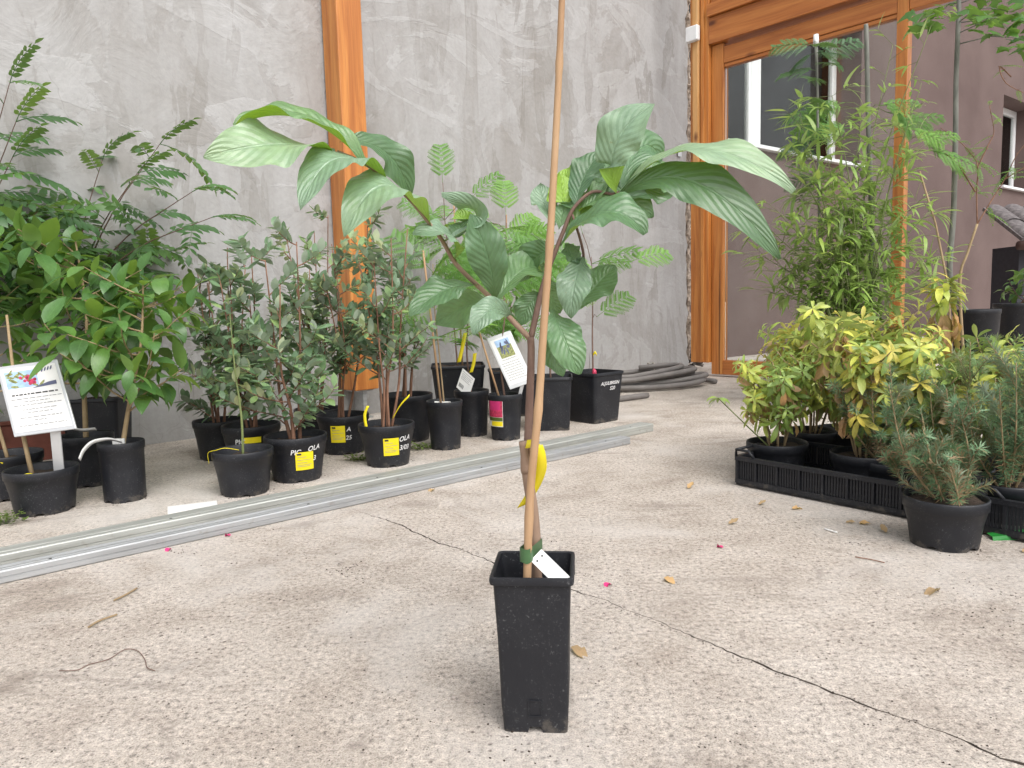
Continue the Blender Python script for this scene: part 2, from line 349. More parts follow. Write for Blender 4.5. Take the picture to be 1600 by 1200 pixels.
M['dark_print'] = simple('dark_blue_print', (0.10, 0.11, 0.19), 0.5, 0.2); M['chalk'] = simple('white_paint_marker', (0.75, 0.75, 0.75), 0.6, 0.05)
M['green_plastic'] = simple('green_plastic', (0.02, 0.22, 0.035), 0.35, 0.1); M['terracotta'] = simple('terracotta', (0.15, 0.045, 0.03), 0.7, 0.2)
M['dryleaf'] = leaf_mat('dry_leaf', (0.50, 0.34, 0.19), (0.54, 0.39, 0.25), 0.7, 0.2, 0.2, 8, 0.25)
M['tile'] = simple('roof_tile', (0.13, 0.115, 0.115), 0.7, 0.5, 25); M['brownmetal'] = simple('brown_gutter', (0.055, 0.028, 0.022), 0.4, 0.2); M['shedwall'] = simple('charcoal_board', (0.025, 0.026, 0.035), 0.7, 0.2)
M['greypanel'] = simple('grey_panel', (0.16, 0.165, 0.19), 0.6, 0.1)
M['twine'] = simple('twine', (0.42, 0.38, 0.32), 0.9, 0.2)
# leaves
M['pawpaw'] = leaf_mat('pawpaw_leaf', (0.108, 0.215, 0.105), (0.22, 0.40, 0.04), 0.36, 0.2, 0.26, 11.0, 0.3, 0.0026, spec=0.7)
M['pawpaw_pale'] = leaf_mat('pawpaw_leaf_sky_sheen', (0.225, 0.345, 0.235), (0.26, 0.45, 0.06), 0.36, 0.17, 0.2, 11.0, 0.22, 0.0026, spec=0.7)  # paler copy of the pawpaw leaf: sky sheen painted into the upper face colour
M['sophora'] = leaf_mat('dark_leaflet', (0.062, 0.15, 0.05), (0.14, 0.25, 0.09), 0.36, 0.25, 0.15, 6, 0.4)
M['citrus'] = leaf_mat('glossy_leaf', (0.075, 0.178, 0.05), (0.165, 0.30, 0.07), 0.33, 0.28, 0.35, 7, 0.4)
M['feijoa'] = leaf_mat('grey_green_leaf', (0.15, 0.255, 0.135), (0.38, 0.46, 0.36), 0.40, 0.18, 0.25, 6, 0.5)
M['albizia'] = leaf_mat('feathery_leaflet', (0.15, 0.33, 0.075), (0.22, 0.40, 0.10), 0.5, 0.35, 0.0, 6, 0.3)
M['fern_dark'] = leaf_mat('blue_green_leaflet', (0.06, 0.155, 0.065), (0.12, 0.22, 0.10), 0.5, 0.3, 0.0, 6, 0.3)
M['bamboo'] = leaf_mat('bamboo_leaf', (0.23, 0.36, 0.09), (0.36, 0.48, 0.2), 0.42, 0.3, 0.1, 3, 0.5)
M['choisya'] = leaf_mat('yellow_green_leaf', (0.47, 0.55, 0.13), (0.55, 0.60, 0.22), 0.42, 0.3, 0.2, 5, 0.45)
M['choisya_g'] = leaf_mat('fresh_green_leaf', (0.29, 0.43, 0.11), (0.42, 0.52, 0.2), 0.40, 0.28, 0.2, 5, 0.35)
M['choisya_y'] = leaf_mat('yellowed_leaf', (0.56, 0.50, 0.10), (0.58, 0.52, 0.18), 0.5, 0.3, 0.2, 5, 0.25)
M['brownleaf'] = leaf_mat('withered_leaf', (0.50, 0.30, 0.15), (0.58, 0.38, 0.22), 0.65, 0.25, 0.3, 6, 0.35)
M['maple'] = leaf_mat('lobed_leaf', (0.075, 0.19, 0.055), (0.15, 0.30, 0.08), 0.42, 0.3, 0.2, 5, 0.35)
M['rosemary'] = leaf_mat('rosemary_needle', (0.14, 0.25, 0.125), (0.32, 0.40, 0.28), 0.55, 0.1, 0.0, 3, 0.35)
M['rosemary_dry'] = leaf_mat('dry_needle', (0.27, 0.19, 0.125), (0.30, 0.23, 0.16), 0.7, 0.1, 0.0, 3, 0.3)
M['weed'] = leaf_mat('weed_leaf', (0.09, 0.14, 0.03), (0.13, 0.18, 0.06), 0.6, 0.2, 0.0, 4, 0.4)

# ------------------------------------------------------------------ the ground with its crack
CRP = [(560, 798), (600, 812), (640, 829), (680, 846), (720, 858), (765, 875), (830, 899), (900, 926), (950, 944), (1000, 966), (1050, 985), (1100, 1003), (1160, 1030), (1220, 1051), (1280, 1072), (1340, 1098), (1400, 1119), (1460, 1141), (1530, 1170), (1620, 1203)]
def make_ground():
    rng = random.Random(4)
    pts = [gp(*p) for p in CRP]
    fine = []
    for a, b_ in zip(pts, pts[1:]):
        m = max(4, int((b_ - a).length / 0.012))
        for k in range(m): fine.append(a.lerp(b_, k / m))
    fine.append(pts[-1]); n = len(fine)
    ax = (pts[-1] - pts[0]).normalized(); nrm = V((-ax.y, ax.x, 0))
    if nrm.y < 0: nrm = -nrm
    wob = 0; line = []
    for i, p in enumerate(fine):
        wob = wob * 0.88 + rng.uniform(-1, 1) * 0.0042
        wd = 0.0023 * min(1, i / 60 + 0.25) * (0.35 + 1.5 * abs(math.sin(i * 0.071) * math.sin(i * 0.023 + 1))) * rng.uniform(0.6, 1.4)
        line.append((p + nrm * wob, wd))
    cols = []
    for k in (-160, -60, -20, -8, -3, -1, -0.3): cols.append((fine[0] + ax * k, 0.0))
    cols += line
    for k in (0.2, 0.6, 1.5, 4, 10, 30, 80, 160): cols.append((fine[-1] + ax * k, 0.0009 if k < 1 else 0.0))
    offs = [-160, -60, -20, -6, -2, -0.6, -0.2, -0.05, 'a', 'm', 'b', 0.05, 0.2, 0.6, 2, 6, 20, 60, 160]
    mb = MB(); vs = []
    for (p, wd) in cols:
        base = fine[0] + ax * (p - fine[0]).dot(ax)
        lat = (p - base).dot(nrm)
        for o in offs:
            if o == 'a': q = p - nrm * (wd + 1e-4)
            elif o == 'b': q = p + nrm * (wd + 1e-4)
            elif o == 'm': q = p - V((0, 0, wd * 4))
            else:
                fall = max(0, 1 - abs(o) / 2.0); q = base + nrm * (o + lat * fall)
            vs.append(q)
    m = len(offs)
    fs = [(i * m + k, i * m + k + 1, (i + 1) * m + k + 1, (i + 1) * m + k) for i in range(len(cols) - 1) for k in range(m - 1)]
    a, b_, c_ = (V(vs[j]) for j in fs[0][:3])
    if (b_ - a).cross(c_ - a).z < 0: fs = [q[::-1] for q in fs]
    mb.add(vs, fs)
    o = mb.build('ground', M['concrete']); o.data.materials.append(M['crackdirt_shade'])
    ka = offs.index('a')
    for qi, pg in enumerate(o.data.polygons):
        if qi % (m - 1) in (ka, ka + 1): pg.material_index = 1; o['kind'] = 'structure'; o['label'] = 'worn beige concrete yard with one long crack'
make_ground()

# ------------------------------------------------------------------ grey wall
TW = R(47)
U = V((math.sin(TW), math.cos(TW), 0)); Wd = V((math.cos(TW), -math.sin(TW), 0))   # along the wall / out of the wall (towards the yard)
WB = gp(1075, 577)                       # the wall's right foot
RZW = math.atan2(U.y, U.x)
wall = thing('rendered_wall', 'tall grey plastered wall with trowel marks and hairline cracks', 'wall', WB, RZW)   # local x = along wall, local -y = towards yard
def wall_local(px, py): 
    p = onplane(px, py, WB, Wd) - WB
    return p.dot(U), p.z
def build_wall():
    rng = random.Random(8)
    nx, nz = 80, 50; mb = MB(); vs = []
    for i in range(nx + 1):
        for k in range(nz + 1):
            x = -9 + 9 * i / nx; z = -0.02 + 4.6 * k / nz
            y = 0.006 * math.sin(x * 2.1 + z) * math.sin(z * 1.7) + 0.003 * math.sin(x * 7.3 + 2 * z)
            if i == nx: x += rng.uniform(-0.035, 0.02)
            vs.append((x, y, z))
    m = nz + 1
    mb.add(vs, [(i * m + k, (i + 1) * m + k, (i + 1) * m + k + 1, i * m + k + 1) for i in range(nx) for k in range(nz)])
    mb.box((-9, 0.03, -0.02), (-0.03, 0.3, 4.58))
    mb.build('plaster_face', M['plaster'], wall, True)
    # ragged broken edge beside the timber post: a lumpy strip
    rows = []
    for k in range(150):
        z = 0.10 + 4.3 * k / 149; r = []
        for j in range(9):
            a = -0.15 + j / 8 * (math.pi * 1.05)
            w_ = 0.046 * (0.75 + 0.45 * rng.random()) * (0.8 + 0.35 * math.sin(z * 9) * math.sin(z * 23 + 1))
            r.append((0.035 - math.cos(a) * w_, 0.035 - math.sin(a) * w_ * 1.25, z + rng.uniform(-0.012, 0.012)))
        rows.append(r)
    MB().rings(rows, close=False).build('broken_edge', M['foam'], wall, False)
    mb = MB()
    for k in range(26):
        c = V((rng.uniform(-0.02, 0.2), rng.uniform(-0.05, 0.12), rng.uniform(0.0, 0.13))); s = rng.uniform(0.02, 0.05)
        q = Matrix.Rotation(rng.uniform(0, 6), 3, V((rng.random(), rng.random(), rng.random() + .1)))
        mb.obox(c - q @ V((s, s, s)) * 0.5, q @ V((s, 0, 0)), q @ V((0, s * rng.uniform(0.6, 1.3), 0)), q @ V((0, 0, s * rng.uniform(0.5, 1))))
    mb.build('rubble_fill', M['rubble'], wall, kind='stuff')
build_wall()
# little galvanised clip on the wall
hx, hz = wall_local(1060, 235)
clip = thing('wall_clip', 'small metal clip screwed on grey wall beside its broken edge', 'clip', WB + U * hx + V((0, 0, hz)) + Wd * 0.012, RZW)
MB().box((-0.028, -0.004, -0.055), (0.028, 0.0, -0.01)).build('plate', M['alu'], clip)
MB().tube([(-0.024, -0.004, -0.01), (-0.024, -0.006, 0.035), (0.0, -0.012, 0.045), (0.024, -0.006, 0.035), (0.024, -0.004, -0.01)], 0.004, 6).build('loop', M['alu'], clip, True)
MB().tube([(-0.02, -0.004, 0.0), (0, -0.02, 0.015), (0.02, -0.004, 0.0)], 0.005, 6).build('clasp', M['alu'], clip, True)

# orange post standing against the wall
PWID = 0.165
pl = wall_local(550, 300)[0]
post = thing('timber_post', 'thick orange stained square timber post with cracks against the grey wall', 'post', WB + U * (pl - PWID * 0.42) + Wd * (PWID / 2 + 0.012), RZW)
MB().box((-PWID / 2, -PWID / 2, 0.175), (PWID / 2, PWID / 2, 4.4)).build('shaft', M['wood_v'], post, bevel=0.006)
mb = MB().box((-0.05, -0.05, 0.0), (0.05, 0.05, 0.008)); mb.box((-0.012, -0.05, 0.008), (0.012, 0.05, 0.175)); mb.box((-0.06, -0.06, 0.165), (0.06, 0.06, 0.1745)); mb.build('steel_foot', M['galv'], post)

# ------------------------------------------------------------------ timber window front (perpendicular to the wall)
FB = gp(1116, 588)
RZF = math.atan2(Wd.y, Wd.x)            # local x = along the front towards the yard, local y = away into the opening
fr = thing('timber_window_front', 'orange stained timber window front with glazed tall sash and post', 'window frame', FB, RZF)
def fr_local(px, py):
    n = U; p = onplane(px, py, FB, n) - FB
    return p.dot(Wd), p.z
xm, _ = fr_local(1395, 300); xm2, _ = fr_local(1420, 300)
z1 = fr_local(1135, 98)[1]; zb = fr_local(1135, 585)[1]
xm2 -= 0.03
print('front', xm, xm2, z1, zb, FB)
T = 0.10
ZL = z1 + 0.055      # underside of the sash head
def fbox(name, a, b, m, bev=0.004): return MB().box(a, b).build(name, m, fr, bevel=bev)
fbox('corner_post', (-0.20, -0.05, 0.12), (-0.025, 0.12, 4.3), M['wood_v'])
fbox('lath', (-0.158, -0.085, fr_local(1095, 283)[1]), (-0.105, -0.0515, 4.3), M['lath'], 0.003)
fbox('cover_strip', (-0.092, -0.066, 0.125), (-0.062, -0.0515, 4.3), M['wood_v'], 0.003)
fbox('sash_stile', (-0.022, -0.01, 0.02), (0.085, 0.07, z1 + 0.16), M['wood_v'])
fbox('sash_head', (0.087, -0.006, z1 + 0.0), (xm - 0.002, 0.07, z1 + 0.13), M['wood_h'])
fbox('glazing_bead', (0.087, 0.0, z1 - 0.03), (xm - 0.002, 0.055, z1 - 0.002), M['wood_h'])
fbox('bottom_rail', (0.087, -0.008, 0.02), (xm - 0.002, 0.07, 0.14), M['wood_h'])
fbox('sash_stile', (xm, -0.01, 0.02), (xm2, 0.07, z1 + 0.16), M['wood_v'])
fbox('sash_head', (xm2 + 0.002, -0.006, z1 + 0.0), (xm2 + 2.0, 0.07, z1 + 0.13), M['wood_h'])
fbox('lintel_beam', (-0.022, -0.055, z1 + 0.165), (xm2 + 2.2, 0.10, z1 + 0.37), M['wood_h'])
fbox('ledge_strip', (-0.022, -0.085, z1 + 0.373), (xm2 + 2.2, 0.10, z1 + 0.47), M['wood_h'])
fbox('upper_rail', (-0.02, -0.03, z1 + 0.473), (xm2 + 2.2, 0.09, z1 + 0.60), M['wood_h'])
fbox('upper_sash_rail', (0.085, -0.045, z1 + 0.585), (xm2 + 2.0, 0.06, z1 + 0.71), M['wood_h'])
fbox('upper_sash_stile', (0.083, -0.047, z1 + 0.712), (0.195, 0.062, 4.3), M['wood_v'])
fbox('hinge_post', (-0.02, -0.03, z1 + 0.603), (0.08, 0.09, 4.3), M['wood_v'])
MB().box((0.087, 0.028, 0.142), (xm - 0.002, 0.034, z1 - 0.032)).build('pane', M['glass'], fr)
MB().box((0.197, 0.0, z1 + 0.712), (xm2 + 2.0, 0.006, 4.3)).build('pane', M['glass'], fr)
for zz in (z1 + 0.52, z1 + 0.62): MB().tube([(0.035, -0.045, zz), (0.035, -0.045, zz + 0.05)], 0.012, 8).build('hinge', M['shedwall'], fr, True)
MB().tube([(0.21, -0.055, z1 + 0.545), (0.30, -0.055, z1 + 0.545)], 0.013, 10).build('latch', M['alu'], fr, True)
bx0, bz0 = fr_local(1094, 58)
MB().box((bx0 - 0.055, -0.135, bz0 - 0.06), (bx0 + 0.055, -0.0855, bz0 + 0.06)).build('junction_box', M['pvc'], fr, bevel=0.008)
# stone sill strip under the rail
# ------------------------------------------------------------------ house behind
TH = R(52); UH = V((math.sin(TH), math.cos(TH), 0)); NH = V((math.cos(TH), -math.sin(TH), 0))
HB = at(1150, 545, 8.4); HB.z = 0
RZH = math.atan2(UH.y, UH.x)
house = thing('house', 'mauve brown stuccoed house wall with white framed windows beyond timber front', 'house', HB, RZH)
def h_local(px, py):
    p = onplane(px, py, HB, NH) - HB; return p.dot(UH), p.z
REC = 0.34
wins = []
xr, zs = h_local(1345, 262)
xr -= 0.04
xl = h_local(1075, 200)[0]
wins.append((xl, xr, zs + 0.03, zs + 1.75))
xl2, zs2 = h_local(1562, 292)
wins.append((xl2 + 0.02, xl2 + 1.7, zs2 + 0.03, h_local(1575, 150)[1]))
print('house', wins)
# wall with openings: vertical strips in local x
mb = MB(); xs = [-6]; 
def wbox(a, b_): mb.box((a[0], 0, a[1]), (b_[0], 0.45, b_[1]))
cur = -6.0
for (a, b_, c, d) in wins:
    wbox((cur, -0.05), (a, 8)); wbox((a, -0.05), (b_, c)); wbox((a, d), (b_, 8)); cur = b_
wbox((cur, -0.05), (22, 8))
mb.build('wall', M['stucco'], house)
for (a, b_, c, d) in wins:
    wn = MB(); f = 0.075
    y0, y1 = REC, REC + 0.07
    wn.box((a, y0, c), (b_, y1, c + f)); wn.box((a, y0, d - f), (b_, y1, d)); wn.box((a, y0 , c + f), (a + f, y1, d - f)); wn.box((b_ - f, y0, c + f), (b_, y1, d - f))
    wo = wn.build('window', M['pvc'], house, bevel=0.006)
    mid = (a + b_) / 2
    if b_ - a > 1.2:
        mid = h_local(1183, 150)[0] + 0.45 if a < 2 else (a + b_) / 2
    MB().box((mid - 0.075, y0 - 0.012, c + f), (mid + 0.075, y1 - 0.012, d - f)).build('mullion', M['pvc'], wo, bevel=0.008)
    for (p, q) in ((a + f, mid - 0.075), (mid + 0.075, b_ - f)):
        sm = MB(); g = 0.05
        sm.box((p, y0 - 0.01, c + f), (q, y1 - 0.02, c + f + g)); sm.box((p, y0 - 0.01, d - f - g), (q, y1 - 0.02, d - f)); sm.box((p, y0 - 0.01, c + f + g), (p + g, y1 - 0.02, d - f - g)); sm.box((q - g, y0 - 0.01, c + f + g), (q, y1 - 0.02, d - f - g))
        sm.build('sash', M['pvc'], wo, bevel=0.005)
        MB().box((p + g, y0 + 0.02, c + f + g), (q - g, y0 + 0.026, d - f - g)).build('pane', M['glass'], wo)
    MB().box((a - 0.03, -0.07, c - 0.045), (b_ + 0.03, REC, c - 0.002)).build('sill', M['pvc'], wo, bevel=0.005)
    cu = MB(); rows = [[], []]
    n = 90
    for i in range(n + 1):
        x = a + 0.03 + (b_ - a - 0.06) * i / n; yy = y1 + 0.10 + 0.045 * math.sin(i * 1.1) + 0.03 * math.sin(i * 0.37)
        rows[0].append((x, yy, c + 0.03)); rows[1].append((x, yy, d - 0.02))
    cu.rings(rows, close=False); cu.build('curtain', M['curtain'], wo, True)
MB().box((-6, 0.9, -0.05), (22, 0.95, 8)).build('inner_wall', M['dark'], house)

# low shed with tiled roof by the house (only its corner shows)
SH = at(1590, 450, 9.0); SH.z = 0
shed = thing('garden_shed', 'low dark shed with tiled roof and brown gutter by the house', 'shed', SH, 0)
MB().box((0, 0, 0), (2.0, 0.5, 1.2)).build('wall', M['shedwall'], shed)
MB().box((0.12, -0.02, 0.0), (1.6, -0.001, 0.75)).build('panel', M['greypanel'], shed)
MB().tube([(-0.15, -0.2, 1.19), (2.1, -0.2, 1.19)], 0.055, 10).build('gutter', M['brownmetal'], shed, True)
rf = MB().obox((-0.12, -0.2, 1.24), (2.2, 0, 0), (0, 0.75, 0.45), (0, -0.02, 0.035)).build('roof', M['tile'], shed)
tm = None
for i in range(9):
    for j in range(2):
        mbt = MB(); rr = []
        for s_ in (0, 1):
            r_ = []
            for k in range(7):
                a_ = math.pi * k / 6
                r_.append((0.11 - 0.11 * math.cos(a_), -0.02 + s_ * 0.40, 0.05 * math.sin(a_) + s_ * 0.22))
            rr.append(r_)
        if tm is None: mbt.rings(rr, close=False); tm = mbt.mesh('roof_tile', M['tile'], True)
        t_ = bpy.data.objects.new('roof_tile', tm); col.objects.link(t_); t_.parent = rf; t_.location = (-0.1 + i * 0.235, -0.22 + j * 0.36, 1.275 + j * 0.216)

# ------------------------------------------------------------------ leaves
class LeafShape:
    def __init__(s, w=0.4, fold=0.15, curl=0.4, rows=5, peak=0.45, tipsharp=1.0, twist=0.0, petiole=0.06, cols=2, wave=0.0):
        vs, fs, uv = [], [], []
        y = z = 0.0; ang = 0.0; m = 2 * cols // 2 + 1
        nn = cols + 1 if cols % 2 == 0 else cols + 2
        for i in range(rows + 1):
            t = i / rows
            if i: 
                ang = -curl * (t - 0.5 / rows) ** 1.2
                y += math.cos(ang) / rows; z += math.sin(ang) / rows
            k = t ** (math.log(0.5) / math.log(peak)); half = 0.5 * w * (math.sin(math.pi * min(max(k, 0), 1)) ** (0.75 * tipsharp)) + 0.003
            tw = twist * t
            for j in range(nn):
                sx = -1 + 2 * j / (nn - 1); x = sx * half
                zz = abs(x) * fold + wave * half * math.sin(t * 15 + j) * abs(sx)
                vs.append((x * math.cos(tw) - zz * math.sin(tw), y - zz * math.sin(ang), z + x * math.sin(tw) + zz * math.cos(ang))); uv.append(((sx + 1) / 2, t))
        for i in range(rows):
            for j in range(nn - 1): fs.append((i * nn + j, i * nn + j + 1, (i + 1) * nn + j + 1, (i + 1) * nn + j))
        s.v, s.f, s.uv = [V(a) for a in vs], fs, uv
    def mesh(s, name, mat):
        return MB().add(s.v, s.f, s.uv).mesh(name, mat, True)
def combo(parts):            # parts: list of (LeafShape, Matrix4)
    o = LeafShape.__new__(LeafShape); o.v, o.f, o.uv = [], [], []
    for sh, mt in parts:
        n = len(o.v); o.v += [mt @ p for p in sh.v]; o.f += [tuple(i + n for i in q) for q in sh.f]; o.uv += sh.uv
    return o
def frame(p, d, n, s=1.0):
    y = V(d).normalized(); z = V(n) - y * V(n).dot(y)
    if z.length < 1e-4: z = y.orthogonal()
    z.normalize(); x = y.cross(z)
    return Matrix(((x.x * s, y.x * s, z.x * s, p[0]), (x.y * s, y.y * s, z.y * s, p[1]), (x.z * s, y.z * s, z.z * s, p[2]), (0, 0, 0, 1)))
def stick(pts, r):
    o = LeafShape.__new__(LeafShape); mb = MB().tube(pts, r, 4, False); o.v = [V(a) for a in mb.v]; o.f = mb.f; o.uv = [(0.5, 0.0)] * len(mb.v); return o
I4 = Matrix.Identity(4)
def pinnate(npairs, lw=0.42, ll=0.26, droop=0.5, terminal=True, taper=0.6, rng=random.Random(1), start=0.16, lrows=3):
    lf = LeafShape(lw, 0.15, 0.3, lrows, 0.45)
    pts = []; parts = []
    def pos(t): return V((0, math.sin(droop * t) / max(droop, .01), -(1 - math.cos(droop * t)) / max(droop, .01)))
    pts = [pos(i / 8) for i in range(9)]
    parts.append((stick(pts, [0.009 * (1 - 0.6 * i / 8) for i in range(9)]), I4))
    for i in range(npairs):
        t = start + (1 - start) * i / npairs; p = pos(t); tg = (pos(t + 0.02) - p).normalized()
        s = ll * (1 - taper * abs(t - 0.5)) * rng.uniform(0.88, 1.08)
        for sg in (-1, 1):
            d = V((sg, 0, 0)) * 0.9 + tg * 0.5 + V((0, 0, rng.uniform(-0.35, 0.05)))
            parts.append((lf, frame(p, d, V((0, 0.1, 1)), s)))
    if terminal: parts.append((lf, frame(pos(1), pos(1) - pos(0.95), V((0, 0, 1)), ll * 0.9)))
    return combo(parts)
def bipinnate(npin=7, nl=13, droop=0.5, seed=1):
    rng = random.Random(seed)
    lf = LeafShape.__new__(LeafShape)
    lf.v = [V((0, 0, 0)), V((0.17, 0.5, 0.02)), V((0, 1, -0.05)), V((-0.17, 0.5, 0.02))]; lf.f = [(0, 1, 2, 3)]; lf.uv = [(0.5, 0), (1, 0.5), (0.5, 1), (0, 0.5)]
    parts = []
    def pos(t): return V((0, math.sin(droop * t) / droop, -(1 - math.cos(droop * t)) / droop))
    parts.append((stick([pos(i / 6) for i in range(7)], 0.007), I4))
    for i in range(npin):
        t = 0.22 + 0.78 * i / (npin - 1) if npin > 1 else 0.5
        p = pos(t); tg = (pos(t + 0.02) - p).normalized(); L = 0.42 * math.sin(math.pi * (0.22 + 0.6 * t)) * rng.uniform(0.9, 1.1)
        for sg in (-1, 1):
            d = (V((sg * 0.95, 0, 0)) + tg * 0.65).normalized(); dz = rng.uniform(0.1, 0.45)
            q = [p + d * L * k / nl + V((0, 0, -dz * L * (k / nl) ** 2)) for k in range(nl + 1)]
            parts.append((stick([q[0], q[nl // 2], q[-1]], 0.003), I4))
            for k in range(1, nl + 1):
                td = (q[k] - q[k - 1]).normalized(); sd_ = td.cross(V((0, 0, 1))).normalized(); s = 0.105 * (1 - 0.45 * (k / nl) ** 2)
                for s2 in (-1, 1): parts.append((lf, frame(q[k], sd_ * s2 + td * 0.45 + V((0, 0, rng.uniform(-0.25, 0.0))), V((0, 0, 1)), s)))
    return combo(parts)
class Sink:
    def __init__(s, root, limit=280, name='leaf'): s.root = root; s.items = []; s.limit = limit; s.name = name
    def add(s, shape, mat, mt): s.items.append((shape, mat, mt))
    def finish(s, cache={}):
        o = s.root.matrix_basis.translation if False else V(s.root.location)
        s.items.sort(key=lambda a: (o + a[2].translation - CAM).length)
        for sh, mat, mt in s.items[:s.limit]:
            key = (id(sh), mat.name)
            if key not in cache: cache[key] = (sh.mesh(s.name, mat), sh)
            ob = bpy.data.objects.new(s.name, cache[key][0]); col.objects.link(ob); ob.parent = s.root; ob.matrix_basis = mt
        rest = {}
        for sh, mat, mt in s.items[s.limit:]: rest.setdefault(mat.name, []).append((sh, mt))
        for k, parts in rest.items():
            c = combo(parts); MB().add(c.v, c.f, c.uv).build('foliage', bpy.data.materials[k], s.root, True, kind='stuff')

# ------------------------------------------------------------------ pots
def round_pot_mesh(rt, rb, h, seg=40, rim=0.016, rimo=0.004, notch=5, soil=0.03):
    prof_out = [(rb, 0), (rb + (rt - rimo - rb) * 0.5, h * 0.5), (rt - rimo, h - rim * 1.9), (rt - rimo * 0.2, h - rim * 1.75), (rt, h - 0.004), (rt - 0.002, h), (rt - 0.005, h), (rt - 0.008, h - 0.006), (rt - 0.012, h - soil - 0.02)]
    rings = []
    for i, (r, z) in enumerate(prof_out):
        ring = []
        for k in range(seg):
            a = 2 * math.pi * k / seg; zz = z; rr = r
            if i == 0:
                ph = (k * notch / seg) % 1.0
                if ph < 0.22: zz = 0.009
            ring.append((math.cos(a) * rr, math.sin(a) * rr, zz))
        rings.append(ring)
    return rings
def soil_mesh(shape_pts, z, rng, amp=0.006):
    mb = MB(); n = len(shape_pts); vs = []
    for q in (1.0, 0.72, 0.42, 0.16):
        for (x, y) in shape_pts: vs.append((x * q, y * q, z + rng.uniform(-amp, amp) + (0.006 * (1 - q))))
    fs = [(i * n + k, i * n + (k + 1) % n, (i + 1) * n + (k + 1) % n, (i + 1) * n + k) for i in range(3) for k in range(n)]
    fs.append(tuple(3 * n + k for k in range(n)))
    return mb.add(vs, fs)
class Pot: pass
def px_pot(name, label, cat, xc, yb, yr, wt, wb, group=None, base_z=0.0, square=None, soil=0.03, notch=5, rim=0.016):
    """a pot from the photo: foot front pixel (xc,yb), rim front row yr, widths in pixels; it stands on the ground (or base_z)"""
    g = gp(xc, yb, base_z); dirh = V((g.x, g.y, 0)).normalized(); depth = (g - CAM).dot(fwd)
    rb = wb / 2 / FPX * depth; 
    C = V((g.x, g.y, base_z)) + dirh * rb
    rt = wt / 2 / FPX * ((C - CAM).dot(fwd))
    if square: rb *= 0.86; rt *= 0.86
    D = math.hypot(C.x, C.y) - rt
    d = ray(xc, yr); h = HC + d.z * D / math.hypot(d.x, d.y) - base_z
    return make_pot(name, label, cat, C, rt, rb, h, group, square, soil, notch, rim, (xc, yb, yr, wt, wb))
def make_pot(name, label, cat, C, rt, rb, h, group=None, square=None, soil=0.03, notch=5, rim=0.016, px=None):
    P = Pot(); P.root = thing(name, label, cat, C, 0, group); P.C = C; P.rt = rt; P.rb = rb; P.h = h; P.px = px
    rng = random.Random(int(abs(C.x * 1000)) + 7)
    if square is None:
        P.pot = MB().rings(round_pot_mesh(rt, rb, h, rim=rim, notch=notch, soil=soil), capend=False).build('pot', M['plastic'], P.root, True)
        ring = [((rt - 0.012) * math.cos(2 * math.pi * k / 28), (rt - 0.012) * math.sin(2 * math.pi * k / 28)) for k in range(28)]
    else:
        def rs(r, z, cr=0.18, lift=False):
            out = []
            for q in range(4):
                for k in range(6):
                    a = q * math.pi / 2 + (k / 5) * math.pi / 2
                    cx, cy = (r * (1 - cr)) * (1 if q in (0, 3) else -1), (r * (1 - cr)) * (1 if q in (0, 1) else -1)
                    x, y = cx + math.cos(a) * r * cr, cy + math.sin(a) * r * cr
                    zz = z
                    if lift and k in (0, 5): zz = z + 0.012
                    out.append(V((x, y, zz)))
            m = Matrix.Rotation(square, 3, 'Z'); return [tuple(m @ p) for p in out]
        # extra points in the middle of each side for the foot notch
        pr = [rs(rb, 0.0), rs(rb + (rt - rb) * 0.12, h * 0.12), rs(rt - 0.006, h - rim * 1.2), rs(rt - 0.001, h - rim), rs(rt, h - 0.003), rs(rt - 0.003, h), rs(rt - 0.007, h - 0.001), rs(rt - 0.012, h - soil - 0.02)]
        P.pot = MB().rings(pr).build('pot', M['plastic'], P.root, True)
        mod = P.pot.modifiers.new('edge', 'EDGE_SPLIT'); mod.split_angle = R(50)
        ring = [(p[0], p[1]) for p in rs(rt - 0.012, 0)]
    soil_mesh(ring, h - soil, rng).build('soil', M['soil'], P.root, True)
    P.soil = h - soil
    P.cam_a = math.atan2(-C.y, -C.x)
    return P
def pot_r(P, z): return P.rb + (P.rt - 0.004 - P.rb) * min(1.0, z / (P.h - 0.0304))
def pot_patch(P, x0, x1, y0, y1, mat, name, off=0.0012, parent=None, n=8, skew=0.0):
    """a curved patch on a round pot's front, from photo pixels"""
    xc, yb, yr, wt, wb = P.px
    rows = []
    for j in range(3):
        py = y0 + (y1 - y0) * j / 2; t = min(1.05, max(-0.05, (py - yr) / (yb - yr))); z = P.h * (1 - t); r = pot_r(P, z) + off
        hw = (wt + (wb - wt) * t) / 2; row = []
        for i in range(n + 1):
            px = x0 + (x1 - x0) * i / n + skew * j / 2
            s = max(-0.98, min(0.98, (px - xc) / hw)); a = P.cam_a + math.asin(s)
            row.append((math.cos(a) * r, math.sin(a) * r, z))
        rows.append(row)
    return MB().rings(rows[::-1], close=False).build(name, mat, parent or P.root, True)
def text_mesh(txt, mat, fn, size, name, parent, shear=0.2):
    cu = bpy.data.curves.new('text', 'FONT'); cu.body = txt; cu.size = size; cu.shear = shear; cu.resolution_u = 3; cu.offset = size * 0.012
    o = bpy.data.objects.new('text', cu); col.objects.link(o)
    bpy.context.view_layer.update()
    me = bpy.data.meshes.new_from_object(o.evaluated_get(bpy.context.evaluated_depsgraph_get()))
    bpy.data.objects.remove(o); me.name = name; me.materials.clear(); me.materials.append(mat)
    for v in me.vertices: v.co = fn(v.co.x, v.co.y)
    ob = bpy.data.objects.new(name, me); col.objects.link(ob); ob.parent = parent; return ob
